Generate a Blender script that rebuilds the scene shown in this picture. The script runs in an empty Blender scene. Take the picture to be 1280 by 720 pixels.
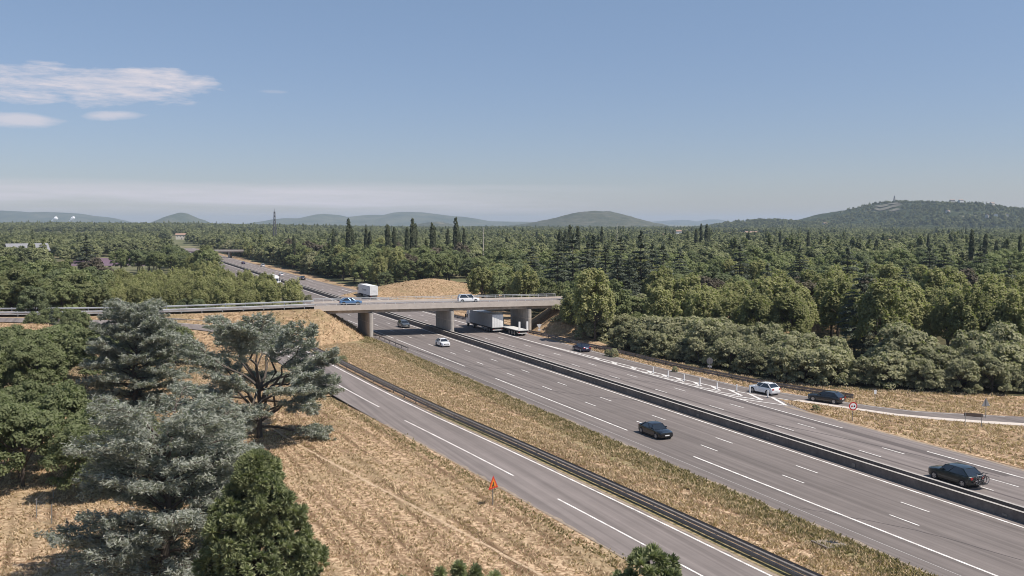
import bpy, math, random
import numpy as np
from mathutils import Vector, Matrix
sc = bpy.context.scene
C = sc.collection
R = math.radians

# ------------------------------------------------------------------ camera
F_PX, CAM_H, V0 = 1172.0, 23.36, 279.6
cam = bpy.data.cameras.new('camera'); camo = bpy.data.objects.new('camera', cam); C.objects.link(camo)
cam.sensor_width = 36.0; cam.lens = 36.0 * F_PX / 1280.0
cam.clip_start = 0.5; cam.clip_end = 60000
camo.location = (0, 0, CAM_H)
camo.rotation_euler = (math.pi / 2 - math.atan((360 - V0) / F_PX), 0, 0)
sc.camera = camo
# ------------------------------------------------------------------ light
SUN_AZ, SUN_EL = R(112), R(58)          # clockwise from +Y, the view direction
SUN_STR, SKY_STR, EXPO = 3.8, 0.094, 0.62
HAZE = 0.72e-4
w = bpy.data.worlds.new("World"); sc.world = w; w.use_nodes = True
nt = w.node_tree; nt.nodes.clear(); N = nt.nodes.new; K = nt.links.new
out = N('ShaderNodeOutputWorld'); bg = N('ShaderNodeBackground'); bg.inputs[1].default_value = SKY_STR
sky = N('ShaderNodeTexSky'); sky.sky_type = 'NISHITA'; sky.sun_disc = False
sky.sun_elevation = SUN_EL; sky.sun_rotation = SUN_AZ
sky.altitude = 100; sky.air_density = 1.0; sky.dust_density = 0.35; sky.ozone_density = 1.5
hs = N('ShaderNodeHueSaturation'); hs.inputs['Saturation'].default_value = 0.93; hs.inputs['Value'].default_value = 0.88
K(sky.outputs[0], hs.inputs['Color'])
# clouds: real directions on the sky. azimuth/elevation as the two axes of the texture
tc = N('ShaderNodeTexCoord'); sp = N('ShaderNodeSeparateXYZ'); K(tc.outputs['Generated'], sp.inputs[0])
def M(op, a, b=None, c=None, clamp=False):
    n = N('ShaderNodeMath'); n.operation = op; n.use_clamp = clamp
    for i, v in enumerate((a, b, c)):
        if v is None: continue
        if isinstance(v, (int, float)): n.inputs[i].default_value = v
        else: K(v, n.inputs[i])
    return n.outputs[0]
az = M('ARCTAN2', sp.outputs[0], sp.outputs[1]); el = M('ARCSINE', sp.outputs[2])
def noise3(sx, sy, scale, detail, rough, off=0.0, warp=None):
    cx = N('ShaderNodeCombineXYZ'); K(M('MULTIPLY', az, sx), cx.inputs[0]); K(M('MULTIPLY', el, sy), cx.inputs[1]); cx.inputs[2].default_value = off
    n = N('ShaderNodeTexNoise'); n.inputs['Scale'].default_value = scale; n.inputs['Detail'].default_value = detail
    n.inputs['Roughness'].default_value = rough; n.inputs['Distortion'].default_value = 0.25
    K(cx.outputs[0], n.inputs['Vector']); return n.outputs[0]
def px_az(u): return math.atan((u - 640) / F_PX)
def px_el(u, v): return math.atan((V0 - v) / F_PX * math.cos(px_az(u)))
cn = noise3(1.0, 3.2, 14, 7, 0.6); cn2 = noise3(1.0, 6.0, 30, 6, 0.65, 3.1)
def ell(u, v, ru, rv, sh=0.0, amp=1.1, amp2=0.6):
    a0, e0 = px_az(u), px_el(u, v); ra, re = ru / F_PX, rv / F_PX
    x = M('DIVIDE', M('SUBTRACT', az, a0), ra)
    y = M('DIVIDE', M('SUBTRACT', M('SUBTRACT', el, e0), M('MULTIPLY', M('SUBTRACT', az, a0), sh)), re)
    d = M('ADD', M('MULTIPLY', x, x), M('MULTIPLY', y, y))
    d = M('ADD', d, M('MULTIPLY', M('SUBTRACT', cn, 0.5), -2.4 * amp))
    d = M('ADD', d, M('MULTIPLY', M('SUBTRACT', cn2, 0.5), -2.0 * amp2))
    return M('SUBTRACT', 1.0, d, clamp=True)
thin = M('ADD', 0.7, M('MULTIPLY', M('SUBTRACT', cn2, 0.5), 1.6))
c1 = M('MULTIPLY', M('POWER', ell(100, 111, 150, 22, 0, 1.25, 0.9), 0.8), thin)
c1 = M('MAXIMUM', c1, M('MULTIPLY', M('POWER', ell(212, 104, 62, 14, -0.05, 1.2, 0.9), 0.7), M('ADD', thin, 0.12)))
c2 = M('MULTIPLY', ell(15, 151, 52, 9), 0.75); c3 = M('MULTIPLY', ell(150, 146, 36, 6, 0.06), 0.7)
c4 = M('MULTIPLY', ell(343, 117, 20, 2.5), 0.3)
# long band low over the horizon
bn = noise3(0.55, 9.0, 9, 7, 0.6, 7.7)
e1 = px_el(640, 262); e2 = px_el(640, 232)
def sstep(x, a, b):
    n = N('ShaderNodeMapRange'); n.interpolation_type = 'SMOOTHSTEP'; K(x, n.inputs[0]); n.inputs[1].default_value = a; n.inputs[2].default_value = b; return n.outputs[0]
ew = M('ADD', el, M('MULTIPLY', M('SUBTRACT', bn, 0.5), 0.022))
band = M('MULTIPLY', sstep(ew, px_el(640, 274), px_el(640, 250)), M('SUBTRACT', 1.0, sstep(ew, px_el(640, 238), px_el(640, 228))))
band = M('MULTIPLY', band, M('SUBTRACT', 1.0, sstep(az, px_az(420), px_az(900))))
band = M('MULTIPLY', band, M('MULTIPLY', M('SUBTRACT', bn, 0.25), 2.1), clamp=True)
cm = M('MAXIMUM', M('MAXIMUM', c1, c2), M('MAXIMUM', M('MAXIMUM', c3, c4), band), clamp=True)
# thick summer air low in the sky: dimmer and greyer towards the horizon than the model's clean air
g_ = N('ShaderNodeMix'); g_.data_type = 'RGBA'; K(sstep(el, R(0), R(26)), g_.inputs[0]); g_.inputs[6].default_value = (.6, .605, .735, 1); g_.inputs[7].default_value = (.9, .935, .93, 1)
g2 = N('ShaderNodeVectorMath'); g2.operation = 'MULTIPLY'; K(hs.outputs[0], g2.inputs[0]); K(g_.outputs[2], g2.inputs[1])
mix = N('ShaderNodeMix'); mix.data_type = 'RGBA'; K(cm, mix.inputs[0]); K(g2.outputs[0], mix.inputs[6])
CLOUD = (4.9, 4.7, 5.1, 1); mix.inputs[7].default_value = CLOUD
K(mix.outputs[2], bg.inputs[0]); K(bg.outputs[0], out.inputs[0])
sl = bpy.data.lights.new('sun', 'SUN'); sl.energy = SUN_STR; sl.angle = R(0.53); sl.color = (1.0, 0.915, 0.82)
so = bpy.data.objects.new('sun', sl); C.objects.link(so); so.location = (60, -20, 120)
sdir = Vector((math.sin(SUN_AZ) * math.cos(SUN_EL), math.cos(SUN_AZ) * math.cos(SUN_EL), math.sin(SUN_EL)))
so.rotation_euler = sdir.to_track_quat('Z', 'Y').to_euler()
vs = sc.view_settings; vs.view_transform = 'Standard'; vs.look = 'None'; vs.exposure = EXPO; vs.gamma = 1.0
sc.render.engine = 'CYCLES'
cy = sc.cycles; cy.use_denoising = True; cy.denoiser = 'OPENIMAGEDENOISE'; cy.denoising_input_passes = 'RGB_ALBEDO_NORMAL'; cy.denoising_prefilter = 'ACCURATE'; cy.max_bounces = 8; cy.diffuse_bounces = 6; cy.glossy_bounces = 2
cy.transmission_bounces = 3; cy.transparent_max_bounces = 8; cy.volume_bounces = 1; cy.sample_clamp_indirect = 6
cy.filter_width = 1.0; cy.use_adaptive_sampling = True; cy.adaptive_threshold = 0.004
sc.render.use_persistent_data = False

# ------------------------------------------------------------------ helpers
TH = 0.410755
def mw(s, t): return (-s * math.sin(TH) + t * math.cos(TH), s * math.cos(TH) + t * math.sin(TH))
def to_st(x, y): return (-x * math.sin(TH) + y * math.cos(TH), x * math.cos(TH) + y * math.sin(TH))
def px(u, Y): return (u - 640) / F_PX * Y
ROT_NEAR = math.atan2(-math.cos(TH), math.sin(TH)); ROT_FAR = ROT_NEAR + math.pi

def tag(o, label=None, cat=None, group=None, kind=None):
    if label: o['label'] = label
    if cat: o['category'] = cat
    if group: o['group'] = group
    if kind: o['kind'] = kind
    return o
def empty(name, loc, rz=0, label=None, cat=None, group=None):
    o = bpy.data.objects.new(name, None); C.objects.link(o); o.location = loc; o.rotation_euler = (0, 0, rz)
    o.empty_display_size = 0.2
    return tag(o, label, cat, group)

def npmesh(name, V, Fq=None, Ft=None, mats=(), midx=None, smooth=False, attr=None):
    """mesh from numpy arrays: quads Fq (n,4) and/or tris Ft (n,3)"""
    me = bpy.data.meshes.new(name); V = np.asarray(V, np.float32)
    loops = []; starts = []; tot = []; p = 0
    if Fq is not None and len(Fq):
        Fq = np.asarray(Fq, np.int32); loops.append(Fq.ravel()); starts.append(np.arange(len(Fq)) * 4 + p); p += len(Fq) * 4
    if Ft is not None and len(Ft):
        Ft = np.asarray(Ft, np.int32); loops.append(Ft.ravel()); starts.append(np.arange(len(Ft)) * 3 + p); p += len(Ft) * 3
    L = np.concatenate(loops); S = np.concatenate(starts).astype(np.int32)
    me.vertices.add(len(V)); me.vertices.foreach_set('co', V.ravel())
    me.loops.add(len(L)); me.loops.foreach_set('vertex_index', L)
    me.polygons.add(len(S)); me.polygons.foreach_set('loop_start', S)
    if smooth: me.polygons.foreach_set('use_smooth', np.ones(len(S), bool))
    if midx is not None: me.polygons.foreach_set('material_index', np.asarray(midx, np.int32))
    for m in mats: me.materials.append(m)
    me.update(calc_edges=True)
    if attr is not None:
        a = me.attributes.new('tone', 'FLOAT', 'FACE'); a.data.foreach_set('value', np.asarray(attr, np.float32))
    return me

class MB:
    """collects boxes, prisms and tubes into one mesh"""
    def __init__(s): s.v = []; s.f = []; s.mi = []; s.cur = 0
    def add(s, vs, fs):
        b = len(s.v); s.v += [tuple(x) for x in vs]; s.f += [tuple(b + i for i in f) for f in fs]; s.mi += [s.cur] * len(fs); return s
    def box(s, x0, x1, y0, y1, z0, z1, mat=None):
        vs = [(x0, y0, z0), (x1, y0, z0), (x1, y1, z0), (x0, y1, z0), (x0, y0, z1), (x1, y0, z1), (x1, y1, z1), (x0, y1, z1)]
        if mat is not None: vs = [mat @ Vector(v) for v in vs]
        return s.add(vs, [(0, 3, 2, 1), (4, 5, 6, 7), (0, 1, 5, 4), (1, 2, 6, 5), (2, 3, 7, 6), (3, 0, 4, 7)])
    def prism(s, poly, z0, z1, axis='z'):
        n = len(poly)
        if axis == 'z': a = [(x, y, z0) for x, y in poly]; b = [(x, y, z1) for x, y in poly]
        elif axis == 'x': a = [(z0, x, y) for x, y in poly]; b = [(z1, x, y) for x, y in poly]
        else: a = [(x, z0, y) for x, y in poly]; b = [(x, z1, y) for x, y in poly]
        return s.add(a + b, [tuple(range(n))[::-1], tuple(range(n, 2 * n))] + [(i, (i + 1) % n, n + (i + 1) % n, n + i) for i in range(n)])
    def tube(s, pts, rad, n=8, cap=True):
        pts = [Vector(p) for p in pts]; rad = rad if hasattr(rad, '__len__') else [rad] * len(pts); vs = []; fs = []
        for i, p in enumerate(pts):
            d = (pts[min(i + 1, len(pts) - 1)] - pts[max(i - 1, 0)]).normalized()
            a = d.cross(Vector((0, 0, 1)) if abs(d.z) < .95 else Vector((1, 0, 0))).normalized(); b = d.cross(a)
            for k in range(n):
                t = 2 * math.pi * k / n; vs.append(p + (a * math.cos(t) + b * math.sin(t)) * rad[i])
        for i in range(len(pts) - 1):
            for k in range(n): fs.append((i * n + k, i * n + (k + 1) % n, (i + 1) * n + (k + 1) % n, (i + 1) * n + k))
        if cap: fs += [tuple(range(n)), tuple(range((len(pts) - 1) * n, len(pts) * n))[::-1]]
        return s.add(vs, fs)
    def disc_y(s, cx, cz, r, y0, y1, n=20, rin=None):
        ring = [(cx + r * math.cos(2 * math.pi * k / n), cz + r * math.sin(2 * math.pi * k / n)) for k in range(n)]
        if rin is None: return s.prism(ring, y0, y1, 'y')
        inn = [(cx + rin * math.cos(2 * math.pi * k / n), cz + rin * math.sin(2 * math.pi * k / n)) for k in range(n)]
        vs = [(x, y0, z) for x, z in ring] + [(x, y1, z) for x, z in ring] + [(x, y0, z) for x, z in inn] + [(x, y1, z) for x, z in inn]; fs = []
        for k in range(n):
            j = (k + 1) % n
            fs += [(k, j, n + j, n + k), (2 * n + k, 3 * n + k, 3 * n + j, 2 * n + j), (k, 2 * n + k, 2 * n + j, j), (n + k, n + j, 3 * n + j, 3 * n + k)]
        return s.add(vs, fs)
    def mesh(s, name, mats, smooth=None):
        me = bpy.data.meshes.new(name); me.from_pydata(s.v, [], s.f)
        for m in (mats if isinstance(mats, (list, tuple)) else [mats]): me.materials.append(m)
        if any(s.mi): me.polygons.foreach_set('material_index', s.mi)
        if smooth:
            me.polygons.foreach_set('use_smooth', [True] * len(me.polygons)); me.update(); me.set_sharp_from_angle(angle=R(smooth))
        me.update(); return me
    def build(s, name, mats, parent=None, smooth=None, loc=None):
        o = bpy.data.objects.new(name, s.mesh(name, mats, smooth)); C.objects.link(o)
        if parent: o.parent = parent
        if loc: o.location = loc
        return o
def link(name, me, parent=None, loc=None):
    o = bpy.data.objects.new(name, me); C.objects.link(o)
    if parent: o.parent = parent
    if loc: o.location = loc
    return o

# ------------------------------------------------------------------ materials
def mat(name, col, rough=0.8, metal=0.0, streak=None, noise=None, bump=None, coat=0.0, spec=0.5, col2=None, sc2=1.0, emis=None):
    """noise=(scale, amount) value variation in world space; col2 second colour mixed in by a second, larger noise of scale sc2"""
    m = bpy.data.materials.new(name); m.use_nodes = True; t = m.node_tree; b = t.nodes['Principled BSDF']
    b.inputs['Roughness'].default_value = rough; b.inputs['Metallic'].default_value = metal; b.inputs['Specular IOR Level'].default_value = spec
    b.inputs['Coat Weight'].default_value = coat; b.inputs['Coat Roughness'].default_value = 0.05
    b.inputs['Base Color'].default_value = (*col, 1)
    g = t.nodes.new('ShaderNodeNewGeometry')
    src = None
    if col2:
        n = t.nodes.new('ShaderNodeTexNoise'); n.inputs['Scale'].default_value = sc2; n.inputs['Detail'].default_value = 6; n.inputs['Roughness'].default_value = .65
        t.links.new(g.outputs['Position'], n.inputs['Vector'])
        r = t.nodes.new('ShaderNodeMapRange'); r.inputs[1].default_value = .38; r.inputs[2].default_value = .62; t.links.new(n.outputs[0], r.inputs[0])
        x = t.nodes.new('ShaderNodeMix'); x.data_type = 'RGBA'; x.inputs[6].default_value = (*col, 1); x.inputs[7].default_value = (*col2, 1)
        t.links.new(r.outputs[0], x.inputs[0]); src = x.outputs[2]
    if noise:
        n = t.nodes.new('ShaderNodeTexNoise'); n.inputs['Scale'].default_value = noise[0]; n.inputs['Detail'].default_value = 8; n.inputs['Roughness'].default_value = .7
        t.links.new(g.outputs['Position'], n.inputs['Vector'])
        r = t.nodes.new('ShaderNodeMapRange'); r.inputs[1].default_value = .3; r.inputs[2].default_value = .7; r.inputs[3].default_value = 1 - noise[1]; r.inputs[4].default_value = 1 + noise[1]
        t.links.new(n.outputs[0], r.inputs[0])
        x = t.nodes.new('ShaderNodeVectorMath'); x.operation = 'SCALE'
        if src is None: x.inputs[0].default_value = col
        else: t.links.new(src, x.inputs[0])
        t.links.new(r.outputs[0], x.inputs['Scale']); src = x.outputs[0]
    if streak:                                  # (rotation, scale across/along/up, amount): wear drawn out in one direction
        mp = t.nodes.new('ShaderNodeMapping'); mp.vector_type = 'POINT'; mp.inputs['Rotation'].default_value = (0, 0, streak[0]); mp.inputs['Scale'].default_value = (1, 1, 1)
        m2 = t.nodes.new('ShaderNodeVectorMath'); m2.operation = 'MULTIPLY'; m2.inputs[1].default_value = streak[1]
        t.links.new(g.outputs['Position'], mp.inputs[0]); t.links.new(mp.outputs[0], m2.inputs[0])
        n = t.nodes.new('ShaderNodeTexNoise'); n.inputs['Scale'].default_value = 1; n.inputs['Detail'].default_value = 5; n.inputs['Roughness'].default_value = .6; t.links.new(m2.outputs[0], n.inputs['Vector'])
        r = t.nodes.new('ShaderNodeMapRange'); r.inputs[1].default_value = .3; r.inputs[2].default_value = .7; r.inputs[3].default_value = 1 - streak[2]; r.inputs[4].default_value = 1 + streak[2]; t.links.new(n.outputs[0], r.inputs[0])
        x = t.nodes.new('ShaderNodeVectorMath'); x.operation = 'SCALE'
        if src is None: x.inputs[0].default_value = col
        else: t.links.new(src, x.inputs[0])
        t.links.new(r.outputs[0], x.inputs['Scale']); src = x.outputs[0]
    if src is not None: t.links.new(src, b.inputs['Base Color'])
    if bump:
        n = t.nodes.new('ShaderNodeTexNoise'); n.inputs['Scale'].default_value = bump[0]; n.inputs['Detail'].default_value = 6
        t.links.new(g.outputs['Position'], n.inputs['Vector'])
        u = t.nodes.new('ShaderNodeBump'); u.inputs['Strength'].default_value = bump[1]; u.inputs['Distance'].default_value = bump[2] if len(bump) > 2 else .1
        t.links.new(n.outputs[0], u.inputs['Height']); t.links.new(u.outputs[0], b.inputs['Normal'])
    return m

def foliage(name, c1, c2, trans=0.25, rough=0.75, rnd=0.35):
    """leaves: per-leaf tone (attribute), per-tree random, light through the leaf"""
    m = bpy.data.materials.new(name); m.use_nodes = True; t = m.node_tree; t.nodes.clear(); n = t.nodes.new; l = t.links.new
    o = n('ShaderNodeOutputMaterial'); d = n('ShaderNodeBsdfPrincipled'); tr = n('ShaderNodeBsdfTranslucent'); mx = n('ShaderNodeMixShader')
    d.inputs['Roughness'].default_value = rough; d.inputs['Specular IOR Level'].default_value = 0.25
    at = n('ShaderNodeAttribute'); at.attribute_name = 'tone'; oi = n('ShaderNodeObjectInfo')
    a = n('ShaderNodeMath'); a.operation = 'MULTIPLY_ADD'; l(oi.outputs['Random'], a.inputs[0]); a.inputs[1].default_value = rnd
    l(at.outputs['Fac'], a.inputs[2])
    a2 = n('ShaderNodeMath'); a2.operation = 'SUBTRACT'; a2.use_clamp = True; l(a.outputs[0], a2.inputs[0]); a2.inputs[1].default_value = rnd / 2
    x = n('ShaderNodeMix'); x.data_type = 'RGBA'; x.inputs[6].default_value = (*c1, 1); x.inputs[7].default_value = (*c2, 1); l(a2.outputs[0], x.inputs[0])
    l(x.outputs[2], d.inputs['Base Color'])
    s = n('ShaderNodeVectorMath'); s.operation = 'MULTIPLY'; l(x.outputs[2], s.inputs[0]); s.inputs[1].default_value = (1.1, 1.35, 0.7); l(s.outputs[0], tr.inputs[0])
    mx.inputs[0].default_value = trans; l(d.outputs[0], mx.inputs[1]); l(tr.outputs[0], mx.inputs[2]); l(mx.outputs[0], o.inputs[0])
    return m

M_BARK = mat('bark', (.085, .07, .058), .95, noise=(3, .3))
M_ASPH = mat('asphalt', (.16, .14, .131), .9, streak=(-TH, (1.3, .018, 1), .3), noise=(.35, .07), bump=(25, .25, .01), spec=.25)
M_ASPH2 = mat('asphalt_worn', (.185, .162, .153), .9, streak=(-TH, (1.3, .018, 1), .3), noise=(.3, .08), bump=(25, .25, .01), spec=.25)
M_ASPHD = mat('asphalt_dark', (.115, .1, .096), .9, noise=(.5, .06), spec=.25)
M_TAR = mat('tar', (.07, .06, .058), .7, noise=(1, .2))
M_LINE = mat('road_paint', (.8, .78, .75), .7, noise=(4, .2), col2=(.52, .49, .46), sc2=1.1)
M_LINEW = mat('road_paint_worn', (.5, .48, .46), .8, noise=(2, .2))
M_CONC = mat('concrete', (.36, .34, .315), .9, streak=(0, (1.6, 1.6, .12), .14), noise=(1.2, .12), bump=(8, .2, .02))
M_CONCD = mat('concrete_weathered', (.17, .142, .122), .95, noise=(.9, .4), bump=(6, .3, .02))
M_CONCL = mat('concrete_pale', (.54, .48, .425), .9, noise=(1, .12))
M_STEEL = mat('galvanised_steel', (.33, .33, .33), .5, .55, noise=(1.5, .15))
M_RAIL = mat('weathered_rail', (.3, .265, .24), .65, .15, noise=(1.2, .2))
M_POST = mat('rail_post', (.13, .115, .105), .8, .2)
M_PALER = mat('pale_rail', (.55, .57, .58), .5, .2, noise=(1, .1))

def ground_mat(name, lo, hi, third, s_fine=2.6, s_big=.045, streak=False):
    m = bpy.data.materials.new(name); m.use_nodes = True; t = m.node_tree; b = t.nodes['Principled BSDF']; n = t.nodes.new; l = t.links.new
    b.inputs['Roughness'].default_value = .95; b.inputs['Specular IOR Level'].default_value = .1
    g = n('ShaderNodeNewGeometry')
    def nz(s, d, r=.7):
        q = n('ShaderNodeTexNoise'); q.inputs['Scale'].default_value = s; q.inputs['Detail'].default_value = d; q.inputs['Roughness'].default_value = r; l(g.outputs['Position'], q.inputs['Vector']); return q.outputs[0]
    def mr(x, a, c):
        q = n('ShaderNodeMapRange'); q.inputs[1].default_value = a; q.inputs[2].default_value = c; l(x, q.inputs[0]); return q.outputs[0]
    def mx(f, a, c):
        q = n('ShaderNodeMix'); q.data_type = 'RGBA'; l(f, q.inputs[0])
        for i, v in ((6, a), (7, c)):
            if isinstance(v, tuple): q.inputs[i].default_value = (*v, 1)
            else: l(v, q.inputs[i])
        return q.outputs[2]
    a = mx(mr(nz(s_fine, 5, .65), .44, .57), lo, hi)
    if streak:                                  # mowing lines run with the road
        mp = n('ShaderNodeMapping'); mp.inputs['Rotation'].default_value = (0, 0, -TH - .04); l(g.outputs['Position'], mp.inputs[0]); m2 = n('ShaderNodeVectorMath'); m2.operation = 'MULTIPLY'; m2.inputs[1].default_value = (1.1, .03, 1); l(mp.outputs[0], m2.inputs[0])
        q = n('ShaderNodeTexNoise'); q.inputs['Scale'].default_value = 1; q.inputs['Detail'].default_value = 5; l(m2.outputs[0], q.inputs['Vector'])
        a = mx(mr(q.outputs[0], .45, .62), a, tuple(v * .66 for v in lo))
    c = mx(mr(nz(s_big, 6, .75), .5, .66), a, third)
    l(c, b.inputs['Base Color'])
    u = n('ShaderNodeBump'); u.inputs['Strength'].default_value = .5; u.inputs['Distance'].default_value = .12; l(nz(s_fine, 5), u.inputs['Height']); l(u.outputs[0], b.inputs['Normal'])
    return m
M_GRASS = ground_mat('dry_grass_ground', (.24, .155, .092), (.56, .42, .28), (.3, .235, .14), streak=True)
M_EMB = ground_mat('embankment_grass', (.25, .168, .1), (.42, .3, .187), (.23, .18, .1), 1.6, .12)
M_VERGE = ground_mat('verge_ground', (.17, .14, .075), (.34, .27, .16), (.17, .17, .08), 2.2, .3)
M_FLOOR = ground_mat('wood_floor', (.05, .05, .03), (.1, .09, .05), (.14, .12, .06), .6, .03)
M_FIELD = ground_mat('far_field', (.1, .11, .06), (.16, .16, .09), (.26, .22, .14), .05, .004)

# ------------------------------------------------------------------ ground
def ss(a, b, x):
    t = np.clip((x - a) / (b - a), 0, 1); return t * t * (3 - 2 * t)
def terrain(x, y):
    r = np.hypot(x, y)
    u = x / np.maximum(y, 1.0)
    left = ss(-.05, -.42, u)
    h = 13 * ss(900, 3000, r) * left + 3.0 * ss(1500, 4500, r)
    h = h + 1.6 * ss(420, 900, r) * (np.sin(x * .006 + 1.3) * np.cos(y * .0047)) * (1 - ss(0, 1, np.abs((x * math.cos(TH) + y * math.sin(TH)) - 67) < 90))
    return h
def axis(near, far, d0, g):
    a = [0.0]; d = d0
    while a[-1] < far:
        if a[-1] > near: d *= g
        a.append(a[-1] + d)
    return a
ax = axis(200, 16000, 10, 1.09); X = np.array([-v for v in ax[::-1][:-1]] + ax); 
Yv = np.array([-v for v in axis(100, 400, 20, 1.3)[::-1][:-1]] + axis(400, 16500, 10, 1.05))
gx, gy = np.meshgrid(X, Yv); gz = terrain(gx, gy)
nX, nY = len(X), len(Yv)
idx = np.arange(nX * nY).reshape(nY, nX)
Fq = np.stack([idx[:-1, :-1], idx[:-1, 1:], idx[1:, 1:], idx[1:, :-1]], -1).reshape(-1, 4)
cx_ = (gx[:-1, :-1] + gx[1:, 1:]).ravel() / 2; cy_ = (gy[:-1, :-1] + gy[1:, 1:]).ravel() / 2
mi = np.where(np.hypot(cx_, cy_) > 330, 1, 0)
link('ground', npmesh('ground', np.stack([gx.ravel(), gy.ravel(), gz.ravel()], -1), Fq, mats=(M_GRASS, M_FIELD), midx=mi, smooth=True))['kind'] = 'structure'

def offset_path(P, d):
    """shift a 2D/3D polyline to its left by d"""
    out = []
    for i, p in enumerate(P):
        a = Vector(P[max(i - 1, 0)][:2]); b = Vector(P[min(i + 1, len(P) - 1)][:2]); t = (b - a).normalized()
        out.append((p[0] - t.y * d, p[1] + t.x * d) + tuple(p[2:]))
    return out
def smooth_path(P, n=6):
    """Catmull-Rom"""
    P = [tuple(p) + ((0,) if len(p) == 2 else ()) for p in P]; o = []
    for i in range(len(P) - 1):
        p0, p1, p2, p3 = (np.array(P[max(i - 1, 0)]), np.array(P[i]), np.array(P[i + 1]), np.array(P[min(i + 2, len(P) - 1)]))
        for k in range(n):
            t = k / n; o.append(tuple(.5 * (2 * p1 + (p2 - p0) * t + (2 * p0 - 5 * p1 + 4 * p2 - p3) * t * t + (3 * p1 - p0 - 3 * p2 + p3) * t ** 3)))
    o.append(P[-1]); return o
def ribbon(mb, A, B, dz):
    A = [tuple(p) + ((0,) if len(p) == 2 else ()) for p in A]; B = [tuple(p) + ((0,) if len(p) == 2 else ()) for p in B]
    n = len(A); vs = [(p[0], p[1], p[2] + dz) for p in A] + [(p[0], p[1], p[2] + dz) for p in B]
    return mb.add(vs, [(i, i + 1, n + i + 1, n + i) for i in range(n - 1)])
def resample(P, step):
    P = [np.array(p, float) for p in P]; o = [P[0]]; acc = 0
    for a, b in zip(P, P[1:]):
        L = np.linalg.norm(b - a); d = step - acc
        while d <= L: o.append(a + (b - a) * d / L); d += step
        acc = (acc + L) % step
    return [tuple(q) for q in o]
def sub(P, a, b):
    """piece of a polyline between arc lengths a and b"""
    P = [np.array(p, float) for p in P]; o = []; s = 0
    for p, q in zip(P, P[1:]):
        L = np.linalg.norm(q - p)
        if L == 0: continue
        if s + L >= a and s <= b:
            t0 = max(0, (a - s) / L); t1 = min(1, (b - s) / L)
            if not o: o.append(tuple(p + (q - p) * t0))
            o.append(tuple(p + (q - p) * t1))
        s += L
    return o
def plen(P): return sum(np.linalg.norm(np.array(b) - np.array(a)) for a, b in zip(P, P[1:]))

# ---- motorway
S0, S1 = -20, 1500
mb = MB()
ss_ = list(range(S0, S1 + 1, 20))
ribbon(mb, [mw(s, 65.25) for s in ss_], [mw(s, 49.9) for s in ss_], .02)
mb.build('near_carriageway', M_ASPH)['kind'] = 'structure'
mb = MB(); fr = [(S0, 80), (75, 79.6), (90, 79.6), (94, 80.6), (99, 82), (104, 82.5), (112, 82.3), (135, 82.3), (185, 82.2), (250, 81.8), (330, 81), (380, 80), (S1, 80)]
s2 = sorted(set([a for a, b in fr] + ss_))
ribbon(mb, [mw(s, float(np.interp(s, *zip(*fr)))) for s in s2], [mw(s, 66.75) for s in s2], .02)
mb.build('far_carriageway', M_ASPH2)['kind'] = 'structure'
mb = MB(); ribbon(mb, [mw(s, 66.74) for s in ss_], [mw(s, 65.26) for s in ss_], .012); mb.build('median_paving', M_CONCD)['kind'] = 'structure'
def strip(mb, s0, s1, t, w, z=.032):
    n = max(2, int((s1 - s0) / 30) + 2); S = np.linspace(s0, s1, n)
    ribbon(mb, [mw(s, t + w / 2) for s in S], [mw(s, t - w / 2) for s in S], z)
mb = MB()
strip(mb, S0, S1, 64.35, .22)
s = 49.5 - 39                                     # the broken line of the hard shoulder, 39 m long, 13 m gap
s = 77.8 - 52
for k in range(-1, 20): strip(mb, 28 + 52 * k, 67 + 52 * k, 53.8, .2) if k not in (0, 1, 2) else None
strip(mb, 20, 77.8, 53.8, .22); strip(mb, 90.8, 129.8, 53.8, .2); strip(mb, 142.8, 181.8, 53.8, .2)
for k in range(-4, 55):
    a = 57.9 + 13 * k; strip(mb, a - 3, a, 60.85, .15); strip(mb, a - 5.2, a - 2.2, 57.35, .15)
mb.build('near_lane_markings', M_LINE)['kind'] = 'structure'
mb = MB(); strip(mb, S0, 300, 51.6, .05); mb.build('shoulder_seam', M_LINEW)['kind'] = 'structure'
mb = MB()
strip(mb, S0, S1, 67.7, .22)
for k in range(-4, 55):
    a = 73.2 + 13 * k; strip(mb, a - 3, a, 70.95, .15); strip(mb, a - 3.1, a - .1, 74.0, .15)
strip(mb, 82, 99.5, 77.0, .2); strip(mb, 30, 70, 77.0, .2); strip(mb, 125, 330, 77.5, .3); strip(mb, 99.5, 126, 77.2, .22)
for k in range(20): strip(mb, 380 + 52 * k, 419 + 52 * k, 77.4, .2)
mb.build('far_lane_markings', M_LINE)['kind'] = 'structure'
# darker wheel-polished lane strip and tar seams
mb = MB(); ribbon(mb, [mw(s, 77.0) for s in range(60, 200, 10)], [mw(s, 75.9) for s in range(60, 200, 10)], .026)
ribbon(mb, [mw(s, 66.9 + 3.9) for s in range(30, 200, 10)], [mw(s, 66.9 + 3.6) for s in range(30, 200, 10)], .026)
mb.build('asphalt_seam', M_ASPHD)['kind'] = 'structure'
mb = MB(); rnd = random.Random(3)
def tar(pts, w=.14):
    P = resample(smooth_path(pts, 4), 1.0); P = [(p[0] + rnd.uniform(-.06, .06), p[1] + rnd.uniform(-.06, .06), 0) for p in P]
    ribbon(mb, offset_path(P, w / 2), offset_path(P, -w / 2), .028)
tar([mw(196, 51), mw(150, 53.3), mw(125, 54.6), mw(117, 57), mw(110.5, 60.8), mw(104.5, 65)])
tar([mw(165, 52.5), mw(150, 54), mw(140, 57), mw(137, 61), mw(136, 64)])
tar([mw(140, 67.5), mw(125, 69.8), mw(118, 73.5), mw(110, 75.5), mw(95, 76.4)])
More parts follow.
